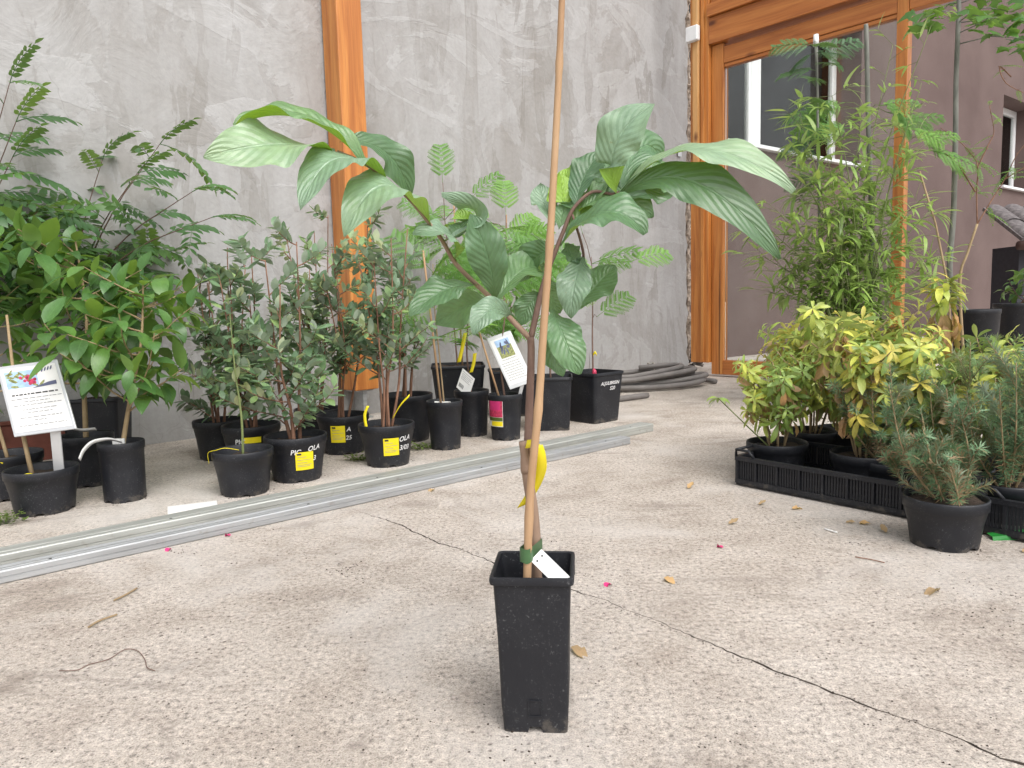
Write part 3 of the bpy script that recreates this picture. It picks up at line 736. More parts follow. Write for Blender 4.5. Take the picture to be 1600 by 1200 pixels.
def pot_text(P, txt, px, py, hpx, rise=0.0):
    xc, yb, yr, wt, wb = P.px
    depth = (P.C - CAM).dot(fwd) - P.rt; size = hpx / FPX * depth * 1.4
    t = (py - yr) / (yb - yr); z0 = P.h * (1 - t); hw = (wt + (wb - wt) * t) / 2
    a0 = P.cam_a + math.asin(max(-0.98, min(0.98, (px - xc) / hw)))
    def fn(x, y):
        z = z0 + y + rise * x; r = pot_r(P, z) + 0.0014
        a = a0 + x / r; return (math.cos(a) * r, math.sin(a) * r, z)
    return text_mesh(txt, M['chalk'], fn, size, 'handwriting', P.root)
def strip(parent, pts, wdir, w_, mat, name, origin=None):
    rows = [[], []]
    for p in catmull(pts, 5):
        if origin is not None: p = p - V(origin)
        rows[0].append(p - V(wdir) * w_ / 2); rows[1].append(p + V(wdir) * w_ / 2)
    mb = MB().rings(rows, close=False); ob = mb.build(name, mat, parent, True)
    m = ob.modifiers.new('thick', 'SOLIDIFY'); m.thickness = 0.0012; return ob
def dash_lines(root, o, ex, ey, n, rows, mat, name, seed, h=0.012, z=None):
    """rows of print: each row is broken into words. rows = list of (y, x0, x1) in 0..1 of the card"""
    rng = random.Random(seed); mb = MB(); nn = n.normalized() * 0.0009
    for (y, x0, x1) in rows:
        x = x0
        while x < x1:
            wv = rng.uniform(0.03, 0.10); xe = min(x1, x + wv)
            a = o + ex * x + ey * y + nn; mb.add([a, a + ex * (xe - x), a + ex * (xe - x) + ey * h, a + ey * h], [(0, 1, 2, 3)]); x = xe + 0.018
    return mb.build(name, mat, root)

# ------------------------------------------------------------------ generic shrub growth
def grow(p, d, L, n, wander, up, rng):
    pts = [V(p)]; d = V(d).normalized()
    for i in range(n):
        d = (d + V((rng.uniform(-1, 1), rng.uniform(-1, 1), rng.uniform(-1, 1))) * wander + V((0, 0, up))).normalized(); pts.append(pts[-1] + d * L / n)
    return pts
def taper(n, a, b): return [a + (b - a) * i / max(1, n - 1) for i in range(n)]
def rdir(rng, zlo=-0.2, zhi=0.6):
    a = rng.uniform(0, 2 * math.pi); z = rng.uniform(zlo, zhi); return V((math.cos(a), math.sin(a), z)).normalized()

FEI = [LeafShape(0.50, 0.12, c, 5, 0.5) for c in (0.1, 0.5, -0.2)]
CIT = [LeafShape(0.46, 0.22, c, 6, 0.42, 1.15, cols=2, wave=0.05) for c in (0.3, 0.8, 1.3)]
BAM = [LeafShape(0.15, 0.1, c, 5, 0.3, 1.0) for c in (0.3, 0.9)]
CHO = [LeafShape(0.26, 0.25, c, 5, 0.58, wave=0.08) for c in (0.5, 1.0, 1.7)]
BRN = [LeafShape(0.36, 0.6, c, 5, 0.55, wave=0.25) for c in (0.6, 1.6)]
SOP = [pinnate(7, 0.5, 0.27, 0.6, rng=random.Random(i)) for i in range(2)] + [pinnate(6, 0.5, 0.28, 1.0, rng=random.Random(5))]
GLE = [pinnate(9, 0.40, 0.15, 0.6, rng=random.Random(9))]
ALB = [bipinnate(6, 12, 0.5, 1), bipinnate(7, 13, 0.9, 2), bipinnate(5, 11, 0.3, 3)]

def feijoa(P, seed, H, spread, nst=3, low=0.25, dens=1.0, lsize=0.05, lean=(0, 0)):
    rng = random.Random(seed); wood = MB(); sk = Sink(P.root, 285)
    for s in range(nst):
        a = 2 * math.pi * (s + rng.random() * 0.5) / nst; base = V((math.cos(a) * 0.02, math.sin(a) * 0.02, P.soil - 0.01))
        hs_ = H * (1.0 if s == 0 else rng.uniform(0.72, 0.95))
        tip = V((lean[0] + math.cos(a) * spread * rng.uniform(0.1, 0.55), lean[1] + math.sin(a) * spread * rng.uniform(0.1, 0.55), P.soil + hs_))
        mid = base.lerp(tip, 0.5) + V((rng.uniform(-1, 1), rng.uniform(-1, 1), 0)) * 0.035
        st = catmull([base, base.lerp(mid, 0.5) + V((rng.uniform(-.015, .015), 0, 0)), mid, tip], 5)
        wood.tube(st, taper(len(st), 0.0085 if nst < 4 else 0.0065, 0.0022), 7)
        nb = int(6 * dens) + 2
        for b in range(nb):
            t = low + (1 - low) * (b + rng.random() * 0.6) / nb; i = min(len(st) - 2, int(t * (len(st) - 1))); p = st[i].lerp(st[i + 1], rng.random())
            L = spread * rng.uniform(0.5, 1.0) * (1.15 - 0.6 * t); d = rdir(rng, 0.1, 0.9)
            br = grow(p, d, L, 6, 0.18, 0.10, rng); wood.tube(br, taper(7, 0.003, 0.001), 5, False)
            for k in range(1, 7):
                for sgn in (0, 1):
                    for sub in (0.0, 0.5):
                        if k == 6 and sub: continue
                        q = br[k].lerp(br[min(6, k + 1)], sub); tg = (br[k] - br[k - 1]).normalized()
                        sd_ = tg.orthogonal().normalized(); sd_ = Matrix.Rotation(k * 1.57 + sub * 3.1 + sgn * math.pi + rng.uniform(-.4, .4), 3, tg) @ sd_
                        dd = sd_ + tg * 0.65 + V((0, 0, rng.uniform(-0.15, 0.25)))
                        if rng.random() < 0.86: sk.add(rng.choice(FEI), M['feijoa'], frame(q, dd, V((rng.uniform(-.5, .5), rng.uniform(-.5, .5), 1)), lsize * rng.uniform(0.7, 1.2)))
    wood.build('stem', M['bark_red'], P.root, True); sk.finish()
def citrus(P, seed, H, spread, lsize=0.12, nb=16, low=0.35, lean=(0, 0), per=8, bark='bark_tan', mat='citrus', r=0.011, branch_up=0.05):
    rng = random.Random(seed); wood = MB(); sk = Sink(P.root, 285)
    base = V((0.0, 0.0, P.soil - 0.01)); tip = V((lean[0], lean[1], P.soil + H))
    st = catmull([base, base.lerp(tip, 0.3) + V((rng.uniform(-.02, .02), rng.uniform(-.02, .02), 0)), base.lerp(tip, 0.65) + V((rng.uniform(-.03, .03), 0, 0)), tip], 5)
    wood.tube(st, taper(len(st), r, r * 0.3), 8)
    for b in range(nb):
        t = low + (1 - low) * (b + rng.random() * 0.5) / nb; i = min(len(st) - 2, int(t * (len(st) - 1))); p = st[i]
        L = spread * rng.uniform(0.55, 1.05) * (1.15 - 0.5 * t); br = grow(p, rdir(rng, 0.0, 0.7), L, 6, 0.15, branch_up, rng); wood.tube(br, taper(7, r * 0.4, 0.0014), 5, False)
        for k in range(per):
            tt = 0.25 + 0.75 * k / (per - 1) if per > 1 else 1; i = min(5, int(tt * 6)); q = br[i].lerp(br[i + 1], tt * 6 - i); tg = (br[i + 1] - br[i]).normalized()
            sd_ = Matrix.Rotation(k * 2.4 + rng.uniform(-.4, .4), 3, tg) @ tg.orthogonal().normalized()
            sk.add(rng.choice(CIT), M[mat], frame(q, sd_ + tg * 0.5 + V((0, 0, -0.15)), V((rng.uniform(-.4, .4), rng.uniform(-.4, .4), 1)), lsize * rng.uniform(0.6, 1.15)))
    for k in range(9):
        sd_ = rdir(rng, -0.1, 0.9); sk.add(rng.choice(CIT), M[mat], frame(st[-1 - k // 3], sd_, V((0, 0, 1)), lsize * rng.uniform(0.55, 0.9)))
    wood.build('stem', M[bark], P.root, True); sk.finish()

# =================================================================== MAIN PLANT
def main_plant():
    g0, g1 = gp(787, 1143), gp(887, 1146)
    fr_ = (g0 + g1) / 2; wb = (g1 - g0).length
    fx = (g1 - g0).normalized(); ang = math.atan2(fx.y, fx.x)
    fy = V((-fx.y, fx.x, 0)); C = fr_ + fy * wb / 2
    rb = wb / 2; D = (C - CAM).dot(fwd)
    top = at(832, 905, C.y - 0.066); h = top.z
    pw = (at(899, 905, C.y - 0.066) - at(764, 903, C.y - 0.066)).length; rt = pw / 2
    print('main pot', C, 'w', wb, 'rim', pw, 'h', h)
    root = thing('potted_pawpaw', 'young pawpaw with big drooping leaves and cane in tall square black pot', 'potted plant', C)
    A = Matrix.Rotation(ang, 3, 'Z')
    def sq(r, z, cr=0.14, n=5, notch=None):
        out = []
        cs = []
        for q in range(4):
            for k in range(n + 1):
                a = q * math.pi / 2 + (k / n) * math.pi / 2
                x = r * (1 - cr) * (1 if q in (0, 3) else -1) + math.cos(a) * r * cr; y = r * (1 - cr) * (1 if q in (0, 1) else -1) + math.sin(a) * r * cr
                cs.append((x, y))
            # straight side: six extra points
            nx_ = [(r * (1 - cr), r), (-r, r * (1 - cr)), (-r * (1 - cr), -r), (r, -r * (1 - cr))][q]; ny_ = [(-r * (1 - cr), r), (-r, -r * (1 - cr)), (r * (1 - cr), -r), (r, r * (1 - cr))][q]
            for k in (0.36, 0.40, 0.44, 0.56, 0.60, 0.64): cs.append((nx_[0] + (ny_[0] - nx_[0]) * k, nx_[1] + (ny_[1] - nx_[1]) * k))
        per = n + 1 + 6
        for i, (x, y) in enumerate(cs):
            j = i % per - (n + 1)
            zz = z + (notch if (notch and j in (1, 2, 3, 4)) else 0)
            out.append(tuple(A @ V((x, y, zz))))
        return out
    rim = 0.013
    rr = [sq(rb, 0, notch=0.009), sq(rb + (rt - rb) * 0.17, h * 0.17), sq(rb + (rt - 0.006 - rb) * 0.175 + 0.0012, h * 0.178), sq(rb + (rt - 0.006 - rb) * 0.6, h * 0.6), sq(rt - 0.0055, h - rim), sq(rt - 0.001, h - rim + 0.001), sq(rt, h - rim * 0.5), sq(rt - 0.001, h - 0.001), sq(rt - 0.004, h), sq(rt - 0.0065, h - 0.002), sq(rt - 0.0075, h - rim), sq(rt - 0.0135, h * 0.74)]
    pot = MB().rings(rr).build('pot', M['plastic'], root, True)
    pot.modifiers.new('edge', 'EDGE_SPLIT').split_angle = R(40)
    rng = random.Random(2)
    soil_mesh([(p[0], p[1]) for p in sq(rt - 0.0125, 0)], h * 0.78, rng, 0.003).build('soil', M['soil'], root, True)
    # moulded square mark on the front and rim slots at the sides
    mk = MB()
    fz = h * 0.105
    for a, b_ in (((-0.0105, fz), (0.0105, fz + 0.002)), ((-0.0105, fz + 0.026), (0.0105, fz + 0.028)), ((-0.0105, fz + 0.002), (-0.0088, fz + 0.026)), ((0.0088, fz + 0.002), (0.0105, fz + 0.026))):
        def on(x, z, o): return A @ V((x, -(rb + (rt - rb) * z / h) - o, z))
        q = [on(a[0], a[1], 0.0), on(b_[0], a[1], 0.0), on(b_[0], b_[1], 0.0), on(a[0], b_[1], 0.0)]; q2 = [p + A @ V((0, -0.0014, 0)) for p in q]
        mk.add(q + q2, [(4, 5, 6, 7), (0, 1, 5, 4), (1, 2, 6, 5), (2, 3, 7, 6), (3, 0, 4, 7)])
    mk.build('moulded_mark', M['plastic'], pot)
    for sx in (-1, 1):
        mb = MB(); mb.obox(A @ V((sx * (rt - 0.0012) - 0.001, -0.006, h - 0.0155)), A @ V((0.0024, 0, 0)), A @ V((0, 0.022, 0)), V((0, 0, 0.007))); mb.build('rim_slot', M['ink'], pot)
    Y0 = C.y; soilz = h * 0.78
    o = C
    def P3(px, py, dy=0.0): return at(px, py, Y0 + dy)
    def local(p): return V(p) - o
    # cane
    cb = V((P3(820, 897, -0.035).x, Y0 - 0.035, soilz - 0.02)); pts = [cb] + [P3(x, y, -0.035 + i * 0.002) for i, (x, y) in enumerate([(828, 780), (841, 640), (850, 505), (859, 381), (867, 240), (873, 120), (878, 0), (882, -80)])]
    pts = catmull(pts, 6); rad = []
    nodes = [(P3(843, 633).z), P3(859, 381).z, P3(872, 115).z, P3(830, 795).z]
    for i, p in enumerate(pts):
        r = 0.0066 - 0.0022 * i / len(pts); r += sum(0.0011 for z in nodes if abs(p.z - z) < 0.008); rad.append(r)
    MB().tube(pts, rad, 12).build('cane', M['cane'], root, True, origin=o)
    # trunk and branches
    tr = [V((P3(839, 890, 0.005).x, Y0 + 0.005, soilz - 0.02)), P3(837, 850, 0.004), P3(833, 800, 0.002), P3(826, 755, 0.0), P3(822, 725, 0.0)]
    MB().tube(catmull(tr, 5), taper(21, 0.0085, 0.0085), 10).build('trunk', M['bark_low'], root, True, origin=o)
    MB().tube(catmull([P3(824, 738, 0.0), P3(820, 715, -0.002), P3(817, 690, -0.004)], 4), [0.0095, 0.0098, 0.0088, 0.008, 0.0068, 0.0062, 0.0062, 0.0063, 0.0065], 10).build('pruned_stub', M['bark_low'], root, True, origin=o)
    up = [P3(823, 735, 0.004), P3(825, 690, 0.006), P3(827, 640, 0.01), P3(829, 590, 0.012), P3(830, 550, 0.014), P3(829, 527, 0.014)]
    MB().tube(catmull(up, 5), taper(26, 0.0068, 0.0055), 10).build('leader', M['bark_brown'], root, True, origin=o)
    lb = [P3(829, 530, 0.014), P3(798, 498, 0.02), P3(772, 470, 0.02), P3(747, 447, 0.018), P3(712, 412, 0.01), P3(692, 377, 0.0), P3(673, 352, -0.01), P3(640, 312, -0.025), P3(608, 284, -0.04), P3(567, 254, -0.06), P3(527, 236, -0.07)]
    MB().tube(catmull(lb, 4), taper(41, 0.0046, 0.0016), 8).build('branch', M['bark_low'], root, True, origin=o)
    rbp = [P3(829, 530, 0.014), P3(838, 490, 0.02), P3(846, 455, 0.025), P3(857, 420, 0.03), P3(869, 390, 0.03), P3(880, 362, 0.03), P3(896, 326, 0.03), P3(925, 300, 0.03), P3(955, 303, 0.03), P3(968, 300, 0.03)]
    MB().tube(catmull(rbp, 4), taper(37, 0.005, 0.0018), 8).build('branch', M['bark_brown'], root, True, origin=o)
    MB().tube(catmull([P3(903, 480, 0.05), P3(910, 440, 0.045), P3(912, 402, 0.04), P3(906, 372, 0.03), P3(894, 335, 0.03)], 4), taper(17, 0.0025, 0.002), 6).build('branch', M['bark_brown'], root, True, origin=o)
    # leaves (base, mid, tip, visible width px, depth offsets base/mid/tip, tilt at base/tip in degrees, fold, material)
    Lf = [
     ((569, 256), (472, 186), (366, 198), 50, (-.06, -.09, -.12), (72, 80), 1.0, 'pawpaw'),
     ((524, 237), (430, 226), (318, 246), 78, (-.07, -.12, -.17), (112, 10), 0.25, 'pawpaw_pale'),
     ((608, 285), (528, 248), (470, 328), 64, (-.04, -.10, -.14), (128, 22), 0.3, 'pawpaw_pale'),
     ((531, 222), (602, 238), (640, 306), 46, (-.05, -.01, .03), (48, 40), 0.4, 'pawpaw'),
     ((674, 352), (602, 290), (538, 370), 74, (-.01, -.08, -.11), (135, 12), 0.25, 'pawpaw_pale'),
     ((692, 377), (744, 338), (690, 304), 36, (0, -.01, -.05), (70, 150), 0.3, 'pawpaw_pale'),
     ((712, 410), (700, 366), (645, 366), 44, (.01, -.01, -.03), (118, 45), 0.35, 'pawpaw_pale'),
     ((773, 468), (762, 402), (735, 334), 62, (.02, -.02, -.03), (8, 12), 0.22, 'pawpaw'),
     ((745, 446), (694, 454), (640, 494), 40, (.018, -.02, -.05), (48, 46), 0.4, 'pawpaw'),
     ((768, 470), (724, 480), (680, 506), 56, (.03, .05, .07), (15, 20), 0.3, 'pawpaw'),
     ((798, 494), (764, 486), (740, 524), 44, (.02, -.03, -.05), (45, 10), 0.3, 'pawpaw_pale'),
     ((776, 471), (814, 424), (850, 418), 52, (.02, .05, .09), (30, 50), 0.35, 'pawpaw'),
     ((845, 459), (826, 478), (812, 510), 40, (.03, .03, .03), (20, 10), 0.3, 'pawpaw'),
     ((964, 303), (962, 226), (1023, 162), 66, (.03, .0, -.01), (20, 30), 0.2, 'pawpaw_pale'),
     ((900, 324), (914, 274), (944, 234), 44, (.03, .06, .08), (35, 35), 0.35, 'pawpaw'),
     ((970, 294), (1004, 230), (1034, 252), 54, (.04, .09, .12), (25, 30), 0.3, 'pawpaw'),
     ((968, 302), (1090, 234), (1240, 300), 44, (.03, -.03, -.08), (80, 52), 0.4, 'pawpaw_pale'),
     ((972, 302), (1088, 286), (1219, 405), 66, (.03, -.04, -.07), (45, 22), 0.25, 'pawpaw'),
     ((954, 322), (1000, 296), (1056, 300), 54, (.04, .09, .13), (38, 40), 0.35, 'pawpaw'),
     ((876, 385), (945, 332), (1008, 366), 52, (.03, -.02, -.03), (70, 52), 0.6, 'pawpaw'),
     ((874, 358), (880, 315), (874, 270), 50, (.03, .05, .06), (15, 25), 0.3, 'pawpaw'),
     ((868, 352), (852, 320), (842, 288), 40, (.03, .07, .09), (20, 25), 0.3, 'pawpaw_pale'),
     ((902, 300), (905, 275), (907, 252), 24, (.06, .09, .11), (30, 30), 0.3, 'pawpaw_pale'),
     ((886, 366), (918, 318), (950, 282), 40, (.03, .04, .05), (50, 50), 0.4, 'pawpaw'),
     ((912, 400), (898, 442), (892, 498), 52, (.04, .0, -.01), (12, 15), 0.25, 'pawpaw_pale'),
     ((903, 482), (932, 446), (962, 415), 54, (.05, .07, .08), (25, 25), 0.3, 'pawpaw'),
     ((866, 484), (880, 525), (906, 585), 58, (.03, .0, -.01), (18, 22), 0.25, 'pawpaw'),
     ((856, 500), (864, 545), (880, 588), 48, (.035, .04, .04), (20, 25), 0.3, 'pawpaw'),
     ((886, 380), (892, 396), (903, 413), 30, (.03, .03, .02), (35, 30), 0.3, 'pawpaw'),
     ((851, 432), (862, 462), (874, 490), 44, (.03, .04, .05), (15, 20), 0.3, 'pawpaw'),
     ((694, 378), (720, 354), (714, 328), 34, (.01, .03, .04), (40, 30), 0.35, 'pawpaw'),
     ((905, 330), (938, 310), (966, 320), 46, (.03, .03, .03), (45, 50), 0.4, 'pawpaw'),
     ((896, 330), (884, 298), (890, 260), 44, (.03, .07, .10), (20, 25), 0.3, 'pawpaw'),
     ((938, 302), (985, 312), (1020, 340), 46, (.03, .06, .08), (40, 35), 0.35, 'pawpaw'),
     ((868, 395), (838, 402), (812, 440), 48, (.03, .07, .10), (30, 25), 0.3, 'pawpaw'),
     ((968, 300), (1020, 276), (1078, 274), 44, (.05, .10, .14), (45, 45), 0.3, 'pawpaw'),
     ((925, 300), (948, 268), (962, 236), 44, (.06, .10, .13), (25, 25), 0.3, 'pawpaw'),
    ]
    for li, (b_, m_, t_, wpx, dy, tilt, fold, mt) in enumerate(Lf):
        rng = random.Random(li)
        p0, p1, p2 = P3(*b_, dy[0]), P3(*m_, dy[1]), P3(*t_, dy[2])
        ctrl = p1 * 2 - (p0 + p2) * 0.5
        rows, cols = 30, 12; vs, fs, uv = [], [], []
        half = wpx / 2 / FPX * (p1 - CAM).dot(fwd)
        nve = 11; wv = [rng.uniform(0, 6) for _ in range(4)]
        for i in range(rows + 1):
            t = i / rows
            p = p0 * (1 - t) ** 2 + ctrl * 2 * t * (1 - t) + p2 * t * t
            tg = ((ctrl - p0) * 2 * (1 - t) + (p2 - ctrl) * 2 * t).normalized()
            view = (CAM - p).normalized(); S = tg.cross(view).normalized(); N = S.cross(tg).normalized()
            if N.dot(view) < 0: N = -N
            tl = R(tilt[0] + (tilt[1] - tilt[0]) * min(1, max(0, t * 1.25 - 0.1)))
            # the leaf's upper edge in the picture tips away from the camera
            Su = S if S.z > 0 or abs(S.z) < 0.05 else -S
            flip = 1 if Su == S else -1
            side = Su * math.cos(tl) - N * math.sin(tl); nor = N * math.cos(tl) + Su * math.sin(tl)
            k = t ** 1.22
            wdt = half * (math.sin(math.pi * min(1, k)) ** 0.78 if 0 < k < 1 else 0.0)
            wdt *= 1 + 0.05 * math.sin(t * 9 + wv[0])
            wdt = max(wdt, 0.0012); wdt /= max(0.6, abs(math.cos(tl)) * 0.9 + 0.1)
            for j in range(cols + 1):
                sx = -1 + 2 * j / cols
                x = sx * wdt
                ph = t * nve - abs(sx) * 0.5 * nve * 0.55
                pl_ = (0.5 + 0.5 * math.cos(2 * math.pi * ph)) ** 2 * 0.0008 * math.sin(math.pi * min(1, abs(sx) * 1.0))
                edge = (0.005 * math.sin(t * 12 + wv[1] + (2.3 if sx > 0 else 0)) + 0.003 * math.sin(t * 25 + wv[2] + (1 if sx > 0 else 0))) * abs(sx) ** 2 * math.sin(math.pi * t) + 0.004 * math.sin(t * 5 + wv[3]) * sx
                zf = abs(x) * fold - fold * 0.45 * x * x / max(half, 1e-4) - pl_ + edge
                vs.append(p + side * x + nor * zf); uv.append(((sx + 1) / 2, t))
        nn = cols + 1
        fs = [(i * nn + j, i * nn + j + 1, (i + 1) * nn + j + 1, (i + 1) * nn + j) for i in range(rows) for j in range(cols)]
        # the 'nor' side is the upper face
        q0 = fs[150]; i = q0[0] // nn; t = (i + 0.5) / rows
        p = p0 * (1 - t) ** 2 + ctrl * 2 * t * (1 - t) + p2 * t * t
        tg = ((ctrl - p0) * 2 * (1 - t) + (p2 - ctrl) * 2 * t).normalized(); view = (CAM - p).normalized(); S = tg.cross(view).normalized(); N = S.cross(tg).normalized()
        if N.dot(view) < 0: N = -N
        Su = S if S.z > 0 or abs(S.z) < 0.05 else -S
        tl = R(tilt[0] + (tilt[1] - tilt[0]) * min(1, max(0, t * 1.25 - 0.1))); nor = N * math.cos(tl) + Su * math.sin(tl)
        if (vs[q0[1]] - vs[q0[0]]).cross(vs[q0[2]] - vs[q0[0]]).dot(nor) < 0: fs = [q[::-1] for q in fs]
        MB().add(vs, fs, uv).build('leaf', M[mt], root, True, origin=o)
        # petiole to the nearest branch side
    # yellow tag: a loop strip round the stem
    wd_ = (camR * 0.92 + camU * 0.38).normalized()
    strip(root, [P3(838, 699, -0.024), P3(843, 715, -0.016), P3(844, 738, 0.0), P3(834, 764, 0.014), P3(818, 790, 0.02)], wd_, 0.021, M['yellow'], 'yellow_tag', o)
    strip(root, [P3(822, 694, -0.012), P3(832, 694, -0.020), P3(845, 703, -0.004)], camU * 0.9 + camR * 0.2, 0.014, M['yellow'], 'yellow_tag', o)
    # green tape round cane and trunk
    zc = P3(830, 860, -0.02); tp = []
    zt0, zt1 = P3(830, 872, -0.02).z, P3(830, 850, -0.02).z
    cx0, cx1 = P3(822, 860, -0.033), P3(838, 860, 0.004)
    rings = []
    for z in (zt0, zt1):
        ring = []
        for k in range(28):
            a = 2 * math.pi * k / 28; c_ = cx1 if math.cos(a) > 0 else cx0; axis = (cx1 - cx0); axis.z = 0; axis.normalize(); pr_ = V((-axis.y, axis.x, 0))
            ring.append(V((c_.x, c_.y, z)) + axis * 0.0098 * math.cos(a) + pr_ * 0.0098 * math.sin(a) + V((0, 0, 0.0012 * math.sin(3 * a))))
        rings.append(ring)
    MB().rings(rings).build('tape', M['green_tape'], root, True, origin=o)
    # white label card leaning in the pot
    c0, c1, c2 = P3(846, 858, -0.028), P3(829, 876, -0.034), P3(878, 899, -0.050)
    ex = c1 - c0; ey = c2 - c0; ey = ey - ex * ey.dot(ex) / ex.length_squared; ez = ex.cross(ey).normalized() * 0.0008
    if ez.dot(CAM - c0) < 0: ez = -ez
    MB().obox(c0, ex, ey * 1.25, ez).build('label_card', M['white'], root, origin=o)
    for q in (0.28, 0.72):
        cc = c0 + ex * q + ey * 0.16 + ez * 1.15; rg = [[cc + (ex.normalized() * math.cos(k) + ey.normalized() * math.sin(k)) * 0.0017 for k in [2 * math.pi * j / 10 for j in range(10)]]]
        MB().add(rg[0], [tuple(range(10))]).build('punch_hole', M['ink'], root, origin=o)
    for (px, py, w_) in ((812, 893, .03), (838, 897, .04), (863, 899, .022)):
        p = P3(px, py, 0.0); p.z = soilz + 0.008; MB().obox(p, (w_, 0.006, 0.004), (-0.006, 0.014, 0.003), (0, 0, 0.0015)).build('label_card', M['white'], root, origin=o)
main_plant()

# =================================================================== steel profiles and other things on the floor
def profile(name, label, pa, pb, wd, h, mat, grooves):
    a, b_ = V(pa), V(pb); d = (b_ - a).normalized(); back = V((-d.y, d.x, 0))
    if back.y < 0: back = -back
    root = thing(name, label, 'steel profile', b_, math.atan2(-d.y, -d.x), 'steel profiles lying before the potted plants')
    L = (b_ - a).length + 1.2
    # local x along length (towards the far left), local y: +y or -y is back
    sgn = 1 if (Matrix.Rotation(root.rotation_euler.z, 3, 'Z') @ V((0, 1, 0))).dot(back) > 0 else -1
    prof = [(0, 0.004), (0, h * 0.44), (0.0025, h * 0.46), (0.0025, h * 0.54), (0, h * 0.56), (0, h - 0.003), (0.003, h)]
    for g in grooves: prof += [(g - 0.003, h), (g - 0.002, h - 0.0035), (g + 0.002, h - 0.0035), (g + 0.003, h)]
    prof += [(wd - 0.003, h), (wd, h - 0.003), (wd, 0.004), (wd - 0.004, 0.0), (0.004, 0.0)]
    rings = [[(x, sgn * y, z) for (y, z) in prof] for x in [0, 0.001] + [L * k / 24 for k in range(1, 25)]]
    mb = MB().rings(rings); n = len(prof)
    mb.f.append(tuple(range(n))); mb.f.append(tuple(len(rings) * n - 1 - k for k in range(n)))
    mb.build('rail', mat, root)
    # screw holes on the end face / top
    for k in range(5):
        x = 0.15 + k * 0.72; MB().tube([(x, sgn * wd * 0.3, h - 0.002), (x, sgn * wd * 0.3, h + 0.0008)], 0.004, 10).build('screw_head', M['ink'], root, True)
    return root
f0, f1 = gp(0, 914), gp(985, 694)
profile('steel_profile', 'long bluish grey steel profile with grooves lying in front of pots', f0, f1, 0.060, 0.034, M['galv'], (0.018, 0.036, 0.046))
b1 = gp(1021, 674); dd = (f1 - f0).normalized()
bk = V((-dd.y, dd.x, 0)); off = (b1 - f1).dot(bk)
print('profile offset', off)
profile('steel_profile', 'longer pale weathered steel profile lying directly before the potted plants', b1 - dd * (f1 - f0).length, b1, 0.085, 0.040, M['galv2'], (0.03,))
pc = [gp(262, 794), gp(337, 783), gp(341, 794), gp(262, 804)]
c0 = pc[3]; ex = pc[2] - pc[3]; ey = pc[0] - pc[3]
pb = MB().obox(V((0, 0, 0)), ex, ey, V((0, 0, 0.006))).build('white_strip', M['white']); pb.location = c0; tag(pb, 'flat white plastic strip lying on concrete behind steel profiles', 'strip')

# hose coil
def hose():
    c = gp(1035, 606); rng = random.Random(3)
    root = thing('garden_hose', 'thick grey brown hose coiled and tied on the concrete by the wall', 'hose', c)
    ax = (gp(1130, 606) - gp(900, 618)).normalized(); bx = V((-ax.y, ax.x, 0)); pts = []
    n = 5
    cen0 = (gp(1130, 608) - c).dot(ax)
    for i in range(n * 28 + 6):
        a = i / 28 * 2 * math.pi; lp = i / 28
        A_ = 0.60 - 0.05 * (lp * 1.7 % 3); B_ = 0.27 - 0.045 * (lp * 1.3 % 4)
        x = cen0 - 0.50 - 0.035 * lp + A_ * math.cos(a) + 0.015 * math.sin(lp * 3); y = B_ * math.sin(a) + 0.05 + 0.012 * math.cos(lp * 5)
        z = 0.021 + lp * 0.017 + (0.02 * max(0, math.cos(a)) * lp * 0.6) + 0.006 * math.sin(a * 2 + lp)
        pts.append(ax * x + bx * y + V((0, 0, z)))
    MB().tube(pts, 0.020, 10).build('coil', M['hose'], root, True)
    e1 = gp(1012, 622) - c; e0 = gp(880, 641) - c
    q = [e0, e0.lerp(e1, 0.5) + V((0, 0.01, 0)), e1]; q = [V((p.x, p.y, 0.020)) for p in q]
    MB().tube(catmull(q, 6), [0.020] * 12 + [0.018], 10).build('loose_end', M['hose'], root, True)
    tp = gp(1015, 600) - c
    mb = MB()
    for s in (0, 0.04):
        ring = [tp + ax * (s + 0.01 * math.sin(k)) + bx * (0.10 * math.cos(2 * math.pi * k / 16)) + V((0, 0, 0.085 + 0.085 * math.sin(2 * math.pi * k / 16))) for k in range(17)]
        mb.tube(ring, 0.0045, 6)
    mb.tube([tp + V((0, 0, 0.16)), tp + V((0.06, -0.05, 0.12)), tp + V((0.12, -0.08, 0.10))], 0.004, 6)
    mb.build('twine_tie', M['twine'], root, True)
hose()

# =================================================================== LEFT GROUP OF POTTED PLANTS
G1 = 'potted plants before the grey wall'
